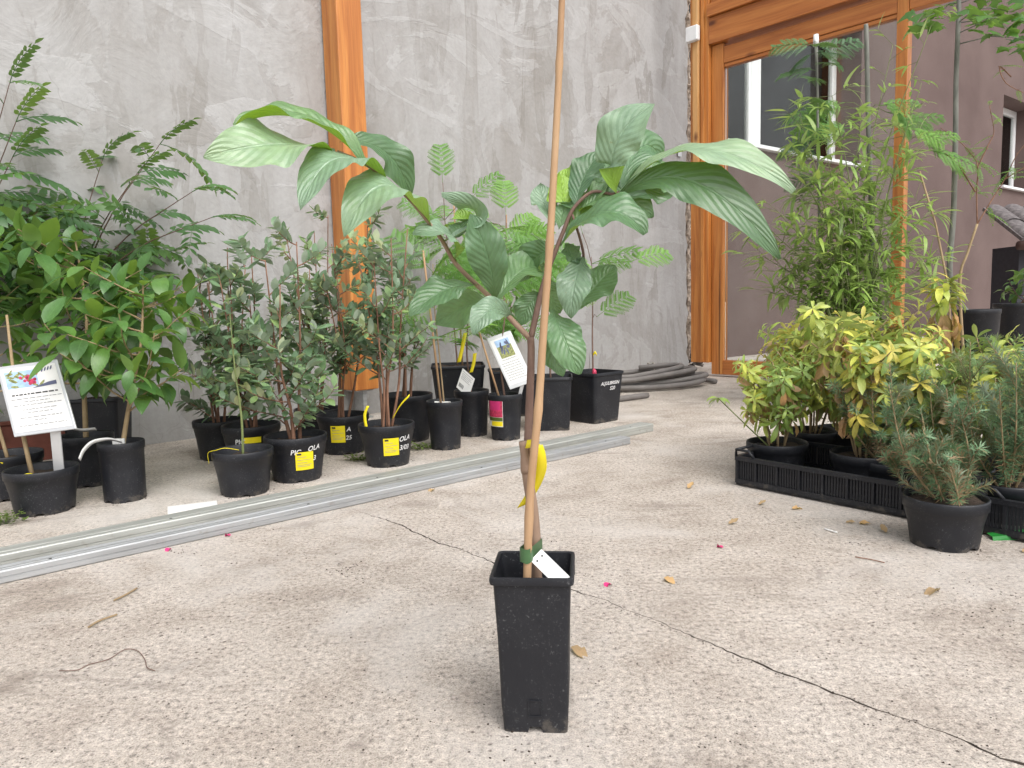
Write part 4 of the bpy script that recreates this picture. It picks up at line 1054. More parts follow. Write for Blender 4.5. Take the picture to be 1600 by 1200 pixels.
# sign pot
PA = px_pot('potted_sapling', 'wide round black pot carrying the white picture signboard', 'potted plant', 72, 806, 738, 103, 84, G1)
MB().tube([(-0.02, -0.02, PA.soil), (-0.045, -0.005, PA.soil + 0.12), (-0.075, 0.02, PA.soil + 0.26), (-0.10, 0.05, PA.soil + 0.55)], [0.008, 0.007, 0.006, 0.004], 8).build('stem', M['bark_tan'], PA.root, True)
strip(PA.root, [(-0.02, -0.085, PA.soil + 0.012), (0.0, -0.08, PA.soil + 0.02), (0.035, -0.075, PA.soil + 0.016)], (0, 0.5, 0.6), 0.018, M['yellow'], 'yellow_tag')
def card(name, label, cat, TL, TR, BL, Yt, Yb, stake_px, stake_Y, ground_z, frame_m, thick=0.008, group=None, border=0.05):
    tl, tr, bl = at(*TL, Yt), at(*TR, Yt), at(*BL, Yb)
    ex = tr - tl; ey = tl - bl; nrm = ex.cross(ey).normalized()
    if nrm.dot(CAM - tl) < 0: nrm = -nrm
    base = at(*stake_px, stake_Y); base.z = ground_z
    root = thing(name, label, cat, base, 0, group)
    o = bl - nrm * thick
    MB().obox(o, ex, ey, nrm * thick).build('board', frame_m, root, origin=base, bevel=0.002)
    b = border; MB().obox(bl + ex * b + ey * b, ex * (1 - 2 * b), ey * (1 - 2 * b), nrm * 0.0012).build('paper', M['white'], root, origin=base)
    O = bl + nrm * 0.0013 - base
    return root, O, ex, ey, nrm, base
def rect_on(root, O, ex, ey, n, x0, x1, y0, y1, mat, name, lift=0.0006):
    a = O + ex * x0 + ey * y0 + n * lift; MB().add([a, a + ex * (x1 - x0), a + ex * (x1 - x0) + ey * (y1 - y0), a + ey * (y1 - y0)], [(0, 1, 2, 3)]).build(name, mat, root)
ya = PA.C.y
sg, O, ex, ey, n, base = card('plant_signboard', 'white signboard with berry picture and text on a metal stake', 'sign', (-6, 574), (89, 561), (22, 683), ya + 0.02, ya - 0.06, (83, 725), ya - 0.03, PA.soil, M['alu'])
mb = MB(); s0 = O + ex * 0.55 + ey * 0.02 - n * 0.012; s1 = V((0, 0, -0.02)); sx = ex.normalized() * 0.034
mb.add([s1, s1 + sx, s0 + sx, s0, s1 - n * 0.004, s1 + sx - n * 0.004, s0 + sx - n * 0.004, s0 - n * 0.004], [(0, 1, 2, 3), (7, 6, 5, 4), (0, 3, 7, 4), (1, 5, 6, 2), (0, 4, 5, 1), (3, 2, 6, 7)]).build('stake', M['alu'], sg)
rect_on(sg, O, ex, ey, n, 0.10, 0.62, 0.66, 0.90, M['sky_print'], 'picture')
rng = random.Random(12)
def blob_print(root, O, ex, ey, n, spots, name, mat, lift):
    mb = MB()
    for (x, y, a, b_, rot) in spots:
        q = []
        for k in range(8):
            t = 2 * math.pi * k / 8; dx, dy = a * math.cos(t), b_ * math.sin(t); q.append(O + ex * (x + dx * math.cos(rot) - dy * math.sin(rot)) + ey * (y + dx * math.sin(rot) + dy * math.cos(rot)) + n * lift)
        mb.add(q, [tuple(range(8))])
    mb.build(name, mat, root)
blob_print(sg, O, ex, ey, n, [(rng.uniform(0.14, 0.72), rng.uniform(0.68, 0.88), 0.07, 0.018, rng.uniform(-0.7, 0.9)) for k in range(13)], 'picture_leaves', M['olive_print'], 0.0009)
blob_print(sg, O, ex, ey, n, [(rng.uniform(0.34, 0.62), rng.uniform(0.70, 0.84), 0.028, 0.022, 0) for k in range(15)], 'picture_berries', M['red'], 0.0012)
blob_print(sg, O, ex, ey, n, [(0.72 + 0.05 * k, 0.875 + 0.006 * k, 0.012, 0.035, -0.6) for k in range(4)] , 'leaf_emblem', M['dark_print'], 0.001)
a = O + n * 0.001
MB().add([a + ex * 0.48 + ey * 0.635, a + ex * 0.90 + ey * 0.655, a + ex * 0.90 + ey * 0.71, a + ex * 0.78 + ey * 0.70], [(0, 1, 2, 3)]).build('picture_band', M['dark_print'], sg)
dash_lines(sg, O, ex, ey, n, [(0.555, 0.14, 0.90)], M['ink'], 'title_print', 4, 0.018)
dash_lines(sg, O, ex, ey, n, [(0.50, 0.11, 0.93), (0.455, 0.30, 0.72), (0.41, 0.13, 0.90), (0.345, 0.25, 0.80), (0.30, 0.32, 0.72), (0.235, 0.18, 0.88), (0.19, 0.40, 0.62), (0.125, 0.13, 0.90)], M['greyink'], 'text_print', 5, 0.010)

PB = px_pot('potted_sapling', 'round black pot with yellow tag half behind the signboard pot', 'potted plant', 20, 783, 714, 95, 78, G1)
citrus(PB, 31, 0.85, 0.32, 0.11, 14, 0.35, (-0.1, 0.1), 8, 'bark_tan', 'citrus', 0.007)
strip(PB.root, [(0.0, -0.09, PB.soil + 0.05), (0.02, -0.10, PB.soil + 0.035), (0.05, -0.10, PB.soil + 0.015)], (0, 0.5, 0.6), 0.018, M['yellow'], 'yellow_tag')
PC = px_pot('potted_sapling', 'tall narrow black pot with curling white tag and glossy leaves', 'potted plant', 197, 786, 693, 67, 61, G1, notch=6)
citrus(PC, 33, 0.58, 0.40, 0.115, 22, 0.28, (0.10, 0.05), 9, 'bark_tan', 'citrus', 0.0095)
MB().box((-0.022, -0.015, PC.soil), (0.02, -0.008, PC.soil + 0.04)).build('white_tag', M['white'], PC.root)
o_ = PC.C
strip(PC.root, [at(190, 690, PC.C.y - 0.03), at(170, 686, PC.C.y - 0.05), at(146, 690, PC.C.y - 0.09), at(131, 703, PC.C.y - 0.11), at(124, 718, PC.C.y - 0.12)], V((0, -0.55, 0.6)), 0.02, M['white'], 'white_tag', o_)
PD = px_pot('potted_sapling', 'medium black pot with brown trunk and short white tag', 'potted plant', 141, 762, 683, 79, 66, G1)
citrus(PD, 36, 0.78, 0.40, 0.13, 22, 0.34, (0.0, 0.05), 9, 'bark_tan', 'citrus', 0.011)
strip(PD.root, [at(150, 670, PD.C.y - 0.04), at(128, 672, PD.C.y - 0.05), at(110, 668, PD.C.y - 0.07)], V((0, -0.5, 0.6)), 0.022, M['white'], 'white_tag', PD.C)
PE = px_pot('potted_sapling', 'big square black pot at wall with dark feathery leaved sapling', 'potted plant', 160, 712, 622, 98, 84, G1, square=R(10), soil=0.012)
def sophora(P, seed, H, spread, nb, lean, shapes, mat, ll, per=5, bark='bark_brown', zlo=0.25, r=0.011, aim=None, low=0.35):
    rng = random.Random(seed); wood = MB(); sk = Sink(P.root, 285)
    base = V((0, 0, P.soil - 0.01)); tip = V((lean[0], lean[1], P.soil + H)); st = catmull([base, base.lerp(tip, 0.4) + V((rng.uniform(-.03, .03), 0, 0)), base.lerp(tip, 0.7), tip], 5)
    wood.tube(st, taper(len(st), r, r * 0.3), 8)
    brs = []
    for b in range(nb):
        t = low + (1 - low) * (b + 0.4 * rng.random()) / nb; i = min(len(st) - 2, int(t * (len(st) - 1))); L = spread * rng.uniform(0.6, 1.1) * (1.2 - 0.5 * t)
        brs.append(grow(st[i], rdir(rng, zlo, 0.8), L, 6, 0.14, 0.02, rng))
    for tg_ in (aim or []):
        tgl = V(tg_) - V(P.root.location); i = int(len(st) * 0.5); mid = st[i].lerp(tgl, 0.5) + V((0, 0, 0.06)); c_ = catmull([st[i], mid, tgl], 4); brs.append(c_[:7] if len(c_) < 8 else [c_[round(k * (len(c_) - 1) / 6)] for k in range(7)])
    for br in brs:
        wood.tube(br, taper(len(br), r * 0.4, 0.0015), 5, False)
        for k in range(per):
            tt = 0.3 + 0.7 * k / max(1, per - 1); i = min(5, int(tt * 6)); q = br[i].lerp(br[i + 1], tt * 6 - i); tg = (br[i + 1] - br[i]).normalized()
            sd_ = Matrix.Rotation(k * math.pi + rng.uniform(-.7, .7), 3, tg) @ tg.cross(V((0, 0, 1))).normalized()
            sk.add(rng.choice(shapes), M[mat], frame(q, sd_ + tg * 0.55 + V((0, 0, rng.uniform(-.3, .35))), V((rng.uniform(-.2, .5), rng.uniform(-1.0, -0.1), 0.8)), ll * rng.uniform(0.7, 1.15)))
        sk.add(rng.choice(shapes), M[mat], frame(br[-1], br[-1] - br[-2], V((0, 0, 1)), ll * 0.8))
    wood.build('stem', M[bark], P.root, True); sk.finish()
ye = PE.C.y
sophora(PE, 41, 0.80, 0.55, 22, (-0.15, 0.0), SOP, 'sophora', 0.25, 6, aim=[at(250, 225, ye - 0.1), at(215, 270, ye - 0.2), at(300, 300, ye - 0.25), at(330, 340, ye - 0.3), at(160, 250, ye)])
# a second sapling further left, its pot just out of the picture's left edge
PE2 = make_pot('potted_sapling', 'dark feathery leaved sapling in square black pot beside terracotta trough', 'potted plant', gp(-60, 735) , 0.15, 0.12, 0.28, G1, square=R(20))
y2 = PE2.C.y
sophora(PE2, 43, 0.80, 0.55, 20, (0.10, 0.05), SOP, 'sophora', 0.25, 6, aim=[at(15, 130, y2), at(25, 190, y2 - 0.1), at(20, 245, y2 - 0.1), at(60, 330, y2 - 0.1), at(90, 400, y2), at(40, 420, y2)])
tc = gp(10, 722); tro = thing('plant_trough', 'dark red brown trough standing at the grey wall', 'planter', tc, RZW)
mb = MB(); L_, W_, H_ = 0.30, 0.10, 0.18
for (a, b_) in (((-L_, -W_, 0), (L_, -W_ + 0.012, H_)), ((-L_, W_ - 0.012, 0), (L_, W_, H_)), ((-L_, -W_ + 0.012, 0), (-L_ + 0.012, W_ - 0.012, H_)), ((L_ - 0.012, -W_ + 0.012, 0), (L_, W_ - 0.012, H_))): mb.box(a, b_)
mb.box((-L_ - 0.008, -W_ - 0.008, H_ + 0.0005), (L_ + 0.008, -W_ + 0.014, H_ + 0.02)); mb.build('trough', M['terracotta'], tro, bevel=0.004)
MB().box((-L_ + 0.0125, -W_ + 0.0125, 0.01), (L_ - 0.0125, W_ - 0.0125, H_ - 0.02)).build('soil', M['soil'], tro)

G2 = 'grey green shrubs in black pots'
PG = px_pot('potted_shrub', 'grey green shrub with upright brown stems in plain black pot at the wall', 'potted plant', 346, 720, 660, 77, 62, G2)
feijoa(PG, 51, 0.80, 0.28, 4, 0.12, 1.1, 0.056)
PH = px_pot('potted_shrub', 'grey green shrub in black pot whose yellow label is half hidden', 'potted plant', 397, 738, 668, 88, 70, G2)
feijoa(PH, 52, 0.76, 0.26, 5, 0.2, 0.9, 0.055)
pot_patch(PH, 386, 410, 683, 692, M['yellow'], 'yellow_label'); pot_text(PH, 'PIC', 373, 693, 8)
PI = px_pot('potted_sapling', 'single thin pale stem in black pot with yellow tag over rim', 'potted plant', 384, 777, 709, 92, 73, G1)
sk = Sink(PI.root); rng = random.Random(5)
st = catmull([(0.0, 0, PI.soil - 0.01), (0.004, 0, PI.soil + 0.15), (-0.012, 0.01, PI.soil + 0.33), (-0.02, 0.02, PI.soil + 0.52)], 5); MB().tube(st, taper(16, 0.0052, 0.002), 7).build('stem', M['bark_green'], PI.root, True)
for k in range(34):
    i = rng.randint(9, 15); tg = V((0, 0, 1)); sd_ = rdir(rng, -0.2, 0.5); sk.add(rng.choice(FEI), M['feijoa'], frame(st[i] + sd_ * rng.uniform(0, 0.06), sd_, V((0, 0, 1)), 0.055 * rng.uniform(0.7, 1.2)))
sk.finish()
ri = PI.rt
strip(PI.root, [(-0.005, -0.02, PI.soil + 0.03), (-0.04, -0.055, PI.soil + 0.045), (-0.075, -0.055, PI.h + 0.008), (-ri - 0.004, -0.035, PI.h - 0.005), (-ri - 0.006, -0.03, PI.h - 0.045)], V((0.3, -0.8, 0.1)).normalized(), 0.02, M['yellow'], 'yellow_tag')
PJ = px_pot('potted_shrub', 'bushy grey green shrub with single trunk, yellow label and white handwriting', 'potted plant', 466, 755, 686, 96, 74, G2)
feijoa(PJ, 54, 0.78, 0.28, 3, 0.06, 1.5, 0.056)
def full_label(P, x0, x1, y0, y1, seed):
    lab = pot_patch(P, x0, x1, y0, y1, M['yellow'], 'yellow_label'); W_ = x1 - x0; H_ = y1 - y0
    pot_patch(P, x0 + W_ * .1, x0 + W_ * .34, y0 + H_ * .06, y0 + H_ * .16, M['ink'], 'label_logo', 0.0018, lab, 3); lab.parent = P.root
    for k, (yy, xe) in enumerate(((.26, .62), (.42, .9), (.58, .65), (.70, .9), (.78, .8))):
        pot_patch(P, x0 + W_ * .1, x0 + W_ * xe, y0 + H_ * yy, y0 + H_ * (yy + .022), M['greyink'], 'label_print', 0.0018, lab, 4)
full_label(PJ, 464, 490, 707, 735, 1); pot_text(PJ, 'PIC', 457, 710, 8); pot_text(PJ, 'OLA', 482, 707, 8, 0.1); pot_text(PJ, '3', 489, 722, 8)
PK = px_pot('potted_shrub', 'grey green shrub before the orange post, tilted yellow label on its pot', 'potted plant', 539, 711, 652, 80, 63, G2)
feijoa(PK, 55, 0.90, 0.30, 4, 0.4, 1.1, 0.053)
full_label(PK, 520, 541, 665, 691, 2); pot_text(PK, 'A', 543, 674, 7); pot_text(PK, '25', 541, 687, 7)
PL = px_pot('potted_shrub', 'open grey green shrub with forked red stems, yellow label on pot', 'potted plant', 607, 731, 667, 87, 67, G2)
feijoa(PL, 56, 0.84, 0.30, 5, 0.42, 0.9, 0.053, (0.03, 0))
full_label(PL, 601, 624, 685, 712, 3); pot_text(PL, 'OLA', 624, 692, 8, 0.1); pot_text(PL, '3/03', 624, 705, 8)
strip(PL.root, [(0.03, -0.03, PL.soil + 0.05), (0.07, -0.05, PL.soil + 0.11), (0.11, -0.06, PL.soil + 0.15)], V((0.2, 0.3, 0.9)), 0.012, M['yellow'], 'yellow_tag')
strip(PL.root, [(-0.075, -0.05, PL.soil + 0.01), (-0.08, -0.05, PL.soil + 0.07), (-0.065, -0.05, PL.soil + 0.11)], V((1, 0, 0)), 0.012, M['yellow'], 'yellow_tag')
PM = px_pot('potted_shrub', 'grey green shrub in the black pot wedged behind the labelled pots', 'potted plant', 500, 694, 642, 74, 60, G2)
feijoa(PM, 57, 0.98, 0.28, 4, 0.3, 1.0, 0.053)
PN = px_pot('potted_shrub', 'small leaved shrub in black pot right behind the forked red stems', 'potted plant', 638, 692, 620, 82, 68, G2)
feijoa(PN, 58, 0.66, 0.2, 3, 0.4, 0.8, 0.048)

# --- silk tree saplings
G3 = 'feathery leaved saplings in black pots'
def albizia(P, seed, H, nl, ll, lean=(0, 0), targets=(), cane=None, mat='albizia', low=0.55, bark='bark_brown', r=0.0055):
    rng = random.Random(seed); sk = Sink(P.root, 285); base = V((0, 0, P.soil - 0.01)); tip = V((lean[0], lean[1], P.soil + H))
    st = catmull([base, base.lerp(tip, 0.35) + V((rng.uniform(-.02, .02), 0, 0)), base.lerp(tip, 0.7) + V((rng.uniform(-.02, .02), 0, 0)), tip], 5); wd = MB(); wd.tube(st, taper(16, r, r * 0.35), 7)
    for k in range(nl):
        t = low + (1 - low) * k / max(1, nl - 1); i = min(14, int(t * 15)); d = rdir(rng, 0.0, 0.6); d.y *= 0.6; sk.add(rng.choice(ALB), M[mat], frame(st[i], d, V((rng.uniform(-.2, .4), rng.uniform(-1.2, -0.4), 0.8)), ll * rng.uniform(0.8, 1.2)))
    for tg_ in targets:
        tl_ = V(tg_) - V(P.root.location); i = max(4, min(14, int(15 * (tl_.z - P.soil - 0.06) / H))); d = tl_ - st[i]; L = d.length; e = st[i] + d * max(0, 1 - ll * 0.6 / max(L, 0.01)); 
        if L > ll * 0.6: wd.tube([st[i], st[i].lerp(e, 0.5) + V((0, 0, 0.02)), e], 0.002, 5)
        else: e = st[i]
        sk.add(rng.choice(ALB), M[mat], frame(e, d + V((0, 0, 0.05)), V((0.1, -0.9, 0.7)), ll))
    wd.build('stem', M[bark], P.root, True)
    if cane: MB().tube([V((cane[0], cane[1], P.soil - 0.02)), V((cane[2], cane[3], P.soil + cane[4]))], [0.0055, 0.0045], 8).build('cane', M['cane'], P.root, True)
    sk.finish()
PR = px_pot('potted_silk_tree', 'feathery sapling in big square black pot behind the small tagged pots', 'potted plant', 718, 650, 572, 96, 78, G3, square=R(5), soil=0.015)
yr_ = PR.C.y
albizia(PR, 61, 0.95, 18, 0.22, (-0.05, 0), [at(690, 250, yr_), at(760, 290, yr_), at(650, 330, yr_)], (0.03, 0, 0.01, 0.02, 0.98))
PR2 = px_pot('potted_silk_tree', 'feathery sapling in square black pot between wall and picture label', 'potted plant', 800, 652, 580, 80, 66, G3, square=R(5), soil=0.015)
yr_ = PR2.C.y
albizia(PR2, 62, 0.88, 18, 0.22, (0.0, 0), [at(820, 350, yr_), at(740, 330, yr_), at(790, 300, yr_)], (-0.03, 0, 0.0, 0.02, 0.93))
PS = px_pot('potted_silk_tree', 'feathery sapling in square black pot facing front with yellow tag', 'potted plant', 862, 674, 590, 79, 66, G3, square=R(-4))
ys_ = PS.C.y
albizia(PS, 63, 0.75, 9, 0.21, (0.0, 0), [at(800, 380, ys_), at(830, 440, ys_)])
strip(PS.root, [(0.01, -0.06, PS.soil + 0.01), (0.03, -0.06, PS.soil + 0.018), (0.05, -0.055, PS.soil + 0.008)], V((0, 0.5, 0.7)), 0.016, M['yellow'], 'yellow_tag')
PT = px_pot('potted_silk_tree', 'feathery sapling in square black pot with white handwriting beside the hose', 'potted plant', 928, 662, 583, 82, 66, G3, square=R(42))
yt_ = PT.C.y
albizia(PT, 64, 0.66, 4, 0.21, (0.0, 0.0), [at(1020, 400, yt_), at(965, 480, yt_), at(860, 400, yt_), at(900, 330, yt_)], None, 'albizia', 0.8)
strip(PT.root, [(0.0, -0.012, PT.soil + 0.12), (0.01, -0.02, PT.soil + 0.135), (0.02, -0.02, PT.soil + 0.12)], V((0, 0, 1)), 0.016, M['yellow'], 'yellow_tag')
MB().tube([(0.004, -0.012, PT.soil), (0.006, -0.014, PT.soil + 0.03), (0.004, -0.01, PT.soil + 0.045)], [0.012, 0.013, 0.004], 8).build('red_tag', M['red'], PT.root, True)
def face_text(P, txt, u0, z0, size, ang, rise=0.0):
    nrm = V((math.cos(ang), math.sin(ang), 0)); e = V((-math.sin(ang), math.cos(ang), 0))
    def fn(x, y):
        z = z0 + y + rise * x; r = P.rb + (P.rt - P.rb) * (z / P.h) + 0.0022; return nrm * r + e * (u0 + x) + V((0, 0, z))
    text_mesh(txt, M['chalk'], fn, size, 'handwriting', P.root)
for fa in (R(42) - math.pi / 2, ):
    face_text(PT, 'ALJULIBRISIN', -0.075, PT.h - 0.068, 0.026, fa); face_text(PT, '520', 0.0, PT.h - 0.098, 0.028, fa)
PO = px_pot('potted_silk_tree', 'small round black pot with cane and white label inside', 'potted plant', 697, 704, 629, 57, 47, G3, notch=6)
yo = PO.C.y
albizia(PO, 65, 0.66, 7, 0.24, (-0.03, 0.02), [at(640, 400, yo), at(700, 440, yo)], (-0.012, -0.01, -0.07, 0.0, 0.72), 'albizia', 0.5, 'bark_tan', 0.0042)
MB().obox((-0.045, -0.02, PO.soil + 0.012), (0.075, 0.0, -0.004), (0.0, 0.02, 0.014), (0, 0, 0.001)).build('white_label', M['white'], PO.root)
PP = px_pot('potted_silk_tree', 'narrow black pot with yellow tags and a hanging white barcode card', 'potted plant', 739, 683, 612, 55, 46, G3, notch=6)
albizia(PP, 66, 0.62, 10, 0.24, (0.0, 0.02), [], None, 'albizia', 0.45)
albizia_st = PP.C
strip(PP.root, [at(727, 520, PP.C.y - 0.02), at(722, 545, PP.C.y - 0.03), at(717, 566, PP.C.y - 0.035)], V((1, 0, 0.2)), 0.02, M['yellow'], 'yellow_tag', PP.C)
strip(PP.root, [at(742, 552, PP.C.y - 0.02), at(740, 568, PP.C.y - 0.03), at(736, 582, PP.C.y - 0.035)], V((1, 0, 0.2)), 0.018, M['yellow'], 'yellow_tag', PP.C)
ypc = PP.C.y - 0.06
c_tl, c_tr, c_bl = at(723, 575, ypc), at(742, 592, ypc), at(713, 605, ypc)
ex = c_tr - c_tl; ey = c_tl - c_bl; n = ex.cross(ey).normalized(); n = n if n.dot(CAM - c_tl) > 0 else -n
MB().obox(c_bl - n * 0.001, ex, ey, n * 0.001).build('barcode_card', M['white'], PP.root, origin=PP.C)
O = c_bl - PP.C
dash_lines(PP.root, O, ex, ey, n, [(0.88, 0.1, 0.9), (0.78, 0.1, 0.8), (0.7, 0.1, 0.85), (0.62, 0.1, 0.7), (0.54, 0.1, 0.8)], M['greyink'], 'card_print', 8, 0.03)
mb = MB(); rng = random.Random(8); x = 0.1
while x < 0.45: a = O + ex * x + ey * 0.14 + n * 0.0009; wv = rng.uniform(0.01, 0.03); mb.add([a, a + ex * wv, a + ex * wv + ey * 0.18, a + ey * 0.18], [(0, 1, 2, 3)]); x += wv + 0.018
mb.build('barcode', M['ink'], PP.root)
PQ = px_pot('potted_silk_tree', 'narrow black pot with pink flower label hung on its side', 'potted plant', 791, 689, 618, 54, 45, G3, notch=6)
yq = PQ.C.y
albizia(PQ, 67, 0.6, 8, 0.24, (0.0, 0.02), [at(750, 400, yq)], (-0.02, -0.01, -0.12, 0.0, 0.35), 'albizia', 0.55)
lab = pot_patch(PQ, 766, 787, 619, 667, M['white'], 'flower_label', 0.002)
pot_patch(PQ, 766.5, 786.5, 619.5, 652, M['red'], 'flower_print', 0.0026, lab); pot_patch(PQ, 766.5, 786.5, 652.5, 658, M['weed'], 'green_print', 0.0026, lab); pot_patch(PQ, 770, 786.5, 658.5, 666, M['yellow'], 'yellow_print', 0.0026, lab)
pot_patch(PQ, 768, 783, 624, 641, M['pink'], 'bloom_print', 0.0031, lab)
sg2, O, ex, ey, n, base = card('plant_signboard', 'white signboard with shrub photograph and text standing in the flower label pot', 'sign', (760, 529), (797, 516), (797, 609), yq + 0.01, yq - 0.04, (808, 617), yq - 0.02, PQ.soil, M['alu'], 0.007, None, 0.07)
rect_on(sg2, O, ex, ey, n, 0.22, 0.80, 0.56, 0.90, M['olive_print'], 'picture'); rect_on(sg2, O, ex, ey, n, 0.22, 0.80, 0.78, 0.90, M['sky_print'], 'picture_sky', 0.0009)
blob_print(sg2, O, ex, ey, n, [(random.Random(k).uniform(0.3, 0.72), random.Random(k + 50).uniform(0.66, 0.82), 0.07, 0.03, k) for k in range(9)], 'picture_shrub', M['dark_print'], 0.0011)
dash_lines(sg2, O, ex, ey, n, [(0.52, 0.2, 0.84)] + [(0.46 - 0.045 * k, 0.14, 0.86) for k in range(8)], M['greyink'], 'text_print', 9, 0.012)
s0 = O + ex * 0.42 - n * 0.01; sx = ex.normalized() * 0.02; s1 = V((-0.005, 0, -0.01))
MB().add([s1, s1 + sx, s0 + sx, s0, s1 - n * 0.004, s1 + sx - n * 0.004, s0 + sx - n * 0.004, s0 - n * 0.004], [(0, 1, 2, 3), (7, 6, 5, 4), (0, 3, 7, 4), (1, 5, 6, 2), (0, 4, 5, 1), (3, 2, 6, 7)]).build('stake', M['alu'], sg2)

# weeds between the pots
def weed(label, px, py, n, r, seed):
    c = gp(px, py); rng = random.Random(seed); root = thing('weed_clump', label, 'weed', c, 0, 'weeds in the concrete joints'); parts = []; lf = LeafShape(0.5, 0.1, 0.5, 3)
    for k in range(n):
        a = rng.uniform(0, 6.28); q = rng.random() ** 0.7 * r; p = V((math.cos(a) * q * 1.4, math.sin(a) * q * 0.8, rng.uniform(0.0, r * 0.5))); parts.append((lf, frame(p, rdir(rng, 0, 1), V((0, 0, 1)), rng.uniform(0.012, 0.022))))
    c_ = combo(parts); MB().add(c_.v, c_.f, c_.uv).build('foliage', M['weed'], root, True, kind='stuff')
weed('small moss green weed beside the forked stem pot', 565, 719, 140, 0.05, 1)
weed('low weed clump between the forked stem pot and small cane pot', 655, 702, 150, 0.05, 2)
weed('dark weed clump beside the steel profiles and signboard pot', 4, 817, 160, 0.06, 3)

# =================================================================== RIGHT GROUP
def crate(label, c0, dx, L, Wc, h, n_panel):
    """low slatted nursery tray; c0 front-left foot corner, dx unit vector along the front"""
    rz = math.atan2(dx.y, dx.x); root = thing('nursery_tray', label, 'crate', c0, rz, 'black nursery trays'); t = 0.006
    MB().box((0.0, 0.0, 0.004), (L, Wc, 0.010)).build('floor', M['plastic'], root)
    for side in range(4):
        mb = MB()
        if side in (0, 1):
            y = 0 if side == 0 else Wc
            def bx(x0, x1, z0, z1, pr=0.0): mb.box((x0, y - t / 2 - pr, z0), (x1, y + t / 2 + pr, z1))
            ln = L
        else:
            x_ = 0 if side == 2 else L
            def bx(x0, x1, z0, z1, pr=0.0): mb.box((x_ - t / 2 - pr, x0, z0), (x_ + t / 2 + pr, x1, z1))
            ln = Wc
        e = 0.0 if side < 2 else 0.0035
        bx(0 + e, ln - e, 0.011, 0.026, 0.003); bx(0 + e, ln - e, h - 0.014, h, 0.005)
        npn = n_panel if side < 2 else max(3, int(n_panel * Wc / L))
        for k in range(npn + 1):
            xx = ln * k / npn; xx = min(max(xx, 0.006 + e), ln - 0.006 - e); bx(xx - 0.004, xx + 0.004, 0.0262, h - 0.0142, 0.004)
        mb.build('rim_wall', M['plastic'], root)
        sm = None; 
        for k in range(npn):
            a, b_ = ln * k / npn + 0.007, ln * (k + 1) / npn - 0.007; m = 7
            for j in range(m):
                q = a + (b_ - a) * (j + 0.5) / m; ww = (b_ - a) / m * 0.32
                if sm is None: sm = MB().box((-ww, -t / 2 + 0.001, 0.0262), (ww, t / 2 - 0.001, h - 0.0142)).mesh('slat', M['plastic'])
                ob = bpy.data.objects.new('slat', sm); col.objects.link(ob); ob.parent = root
                if side < 2: ob.location = (q, 0 if side == 0 else Wc, 0)
                else: ob.location = (0 if side == 2 else L, q, 0); ob.rotation_euler = (0, 0, math.pi / 2)
    for xx in (0.0, L):     # raised corner handles
        mb = MB(); s = 1 if xx == 0 else -1
        mb.tube([(xx, 0.0, h), (xx, 0.0, h + 0.022), (xx + s * 0.05, 0.0, h + 0.022), (xx + s * 0.07, 0.0, h)], 0.005, 6); mb.tube([(xx, 0.0, h + 0.022), (xx, Wc * 0.35, h + 0.022), (xx, Wc * 0.4, h)], 0.005, 6); mb.build('corner_handle', M['plastic'], root, True)
    return root
ca, cb_ = gp(1150, 758), gp(1418, 811); dcr = (cb_ - ca).normalized(); ncr = V((-dcr.y, dcr.x, 0)); ncr = ncr if ncr.y > 0 else -ncr
Lc = (cb_ - ca).length + 0.06
hcr = 0.085
d_ = ray(1151, 712); hh = HC + d_.z * math.hypot(ca.x, ca.y) / math.hypot(d_.x, d_.y); hcr = max(0.06, min(0.13, hh)); print('crate', Lc, hcr)
crate('black slatted tray crowded with yellowing shrubs, partly behind lone rosemary pot', ca, dcr, Lc, 0.40, hcr, 8)
c2 = gp(1520, 832); crate('black slatted tray holding rosemary pots beside the green plastic piece', c2, dcr, 0.60, 0.40, hcr, 8)

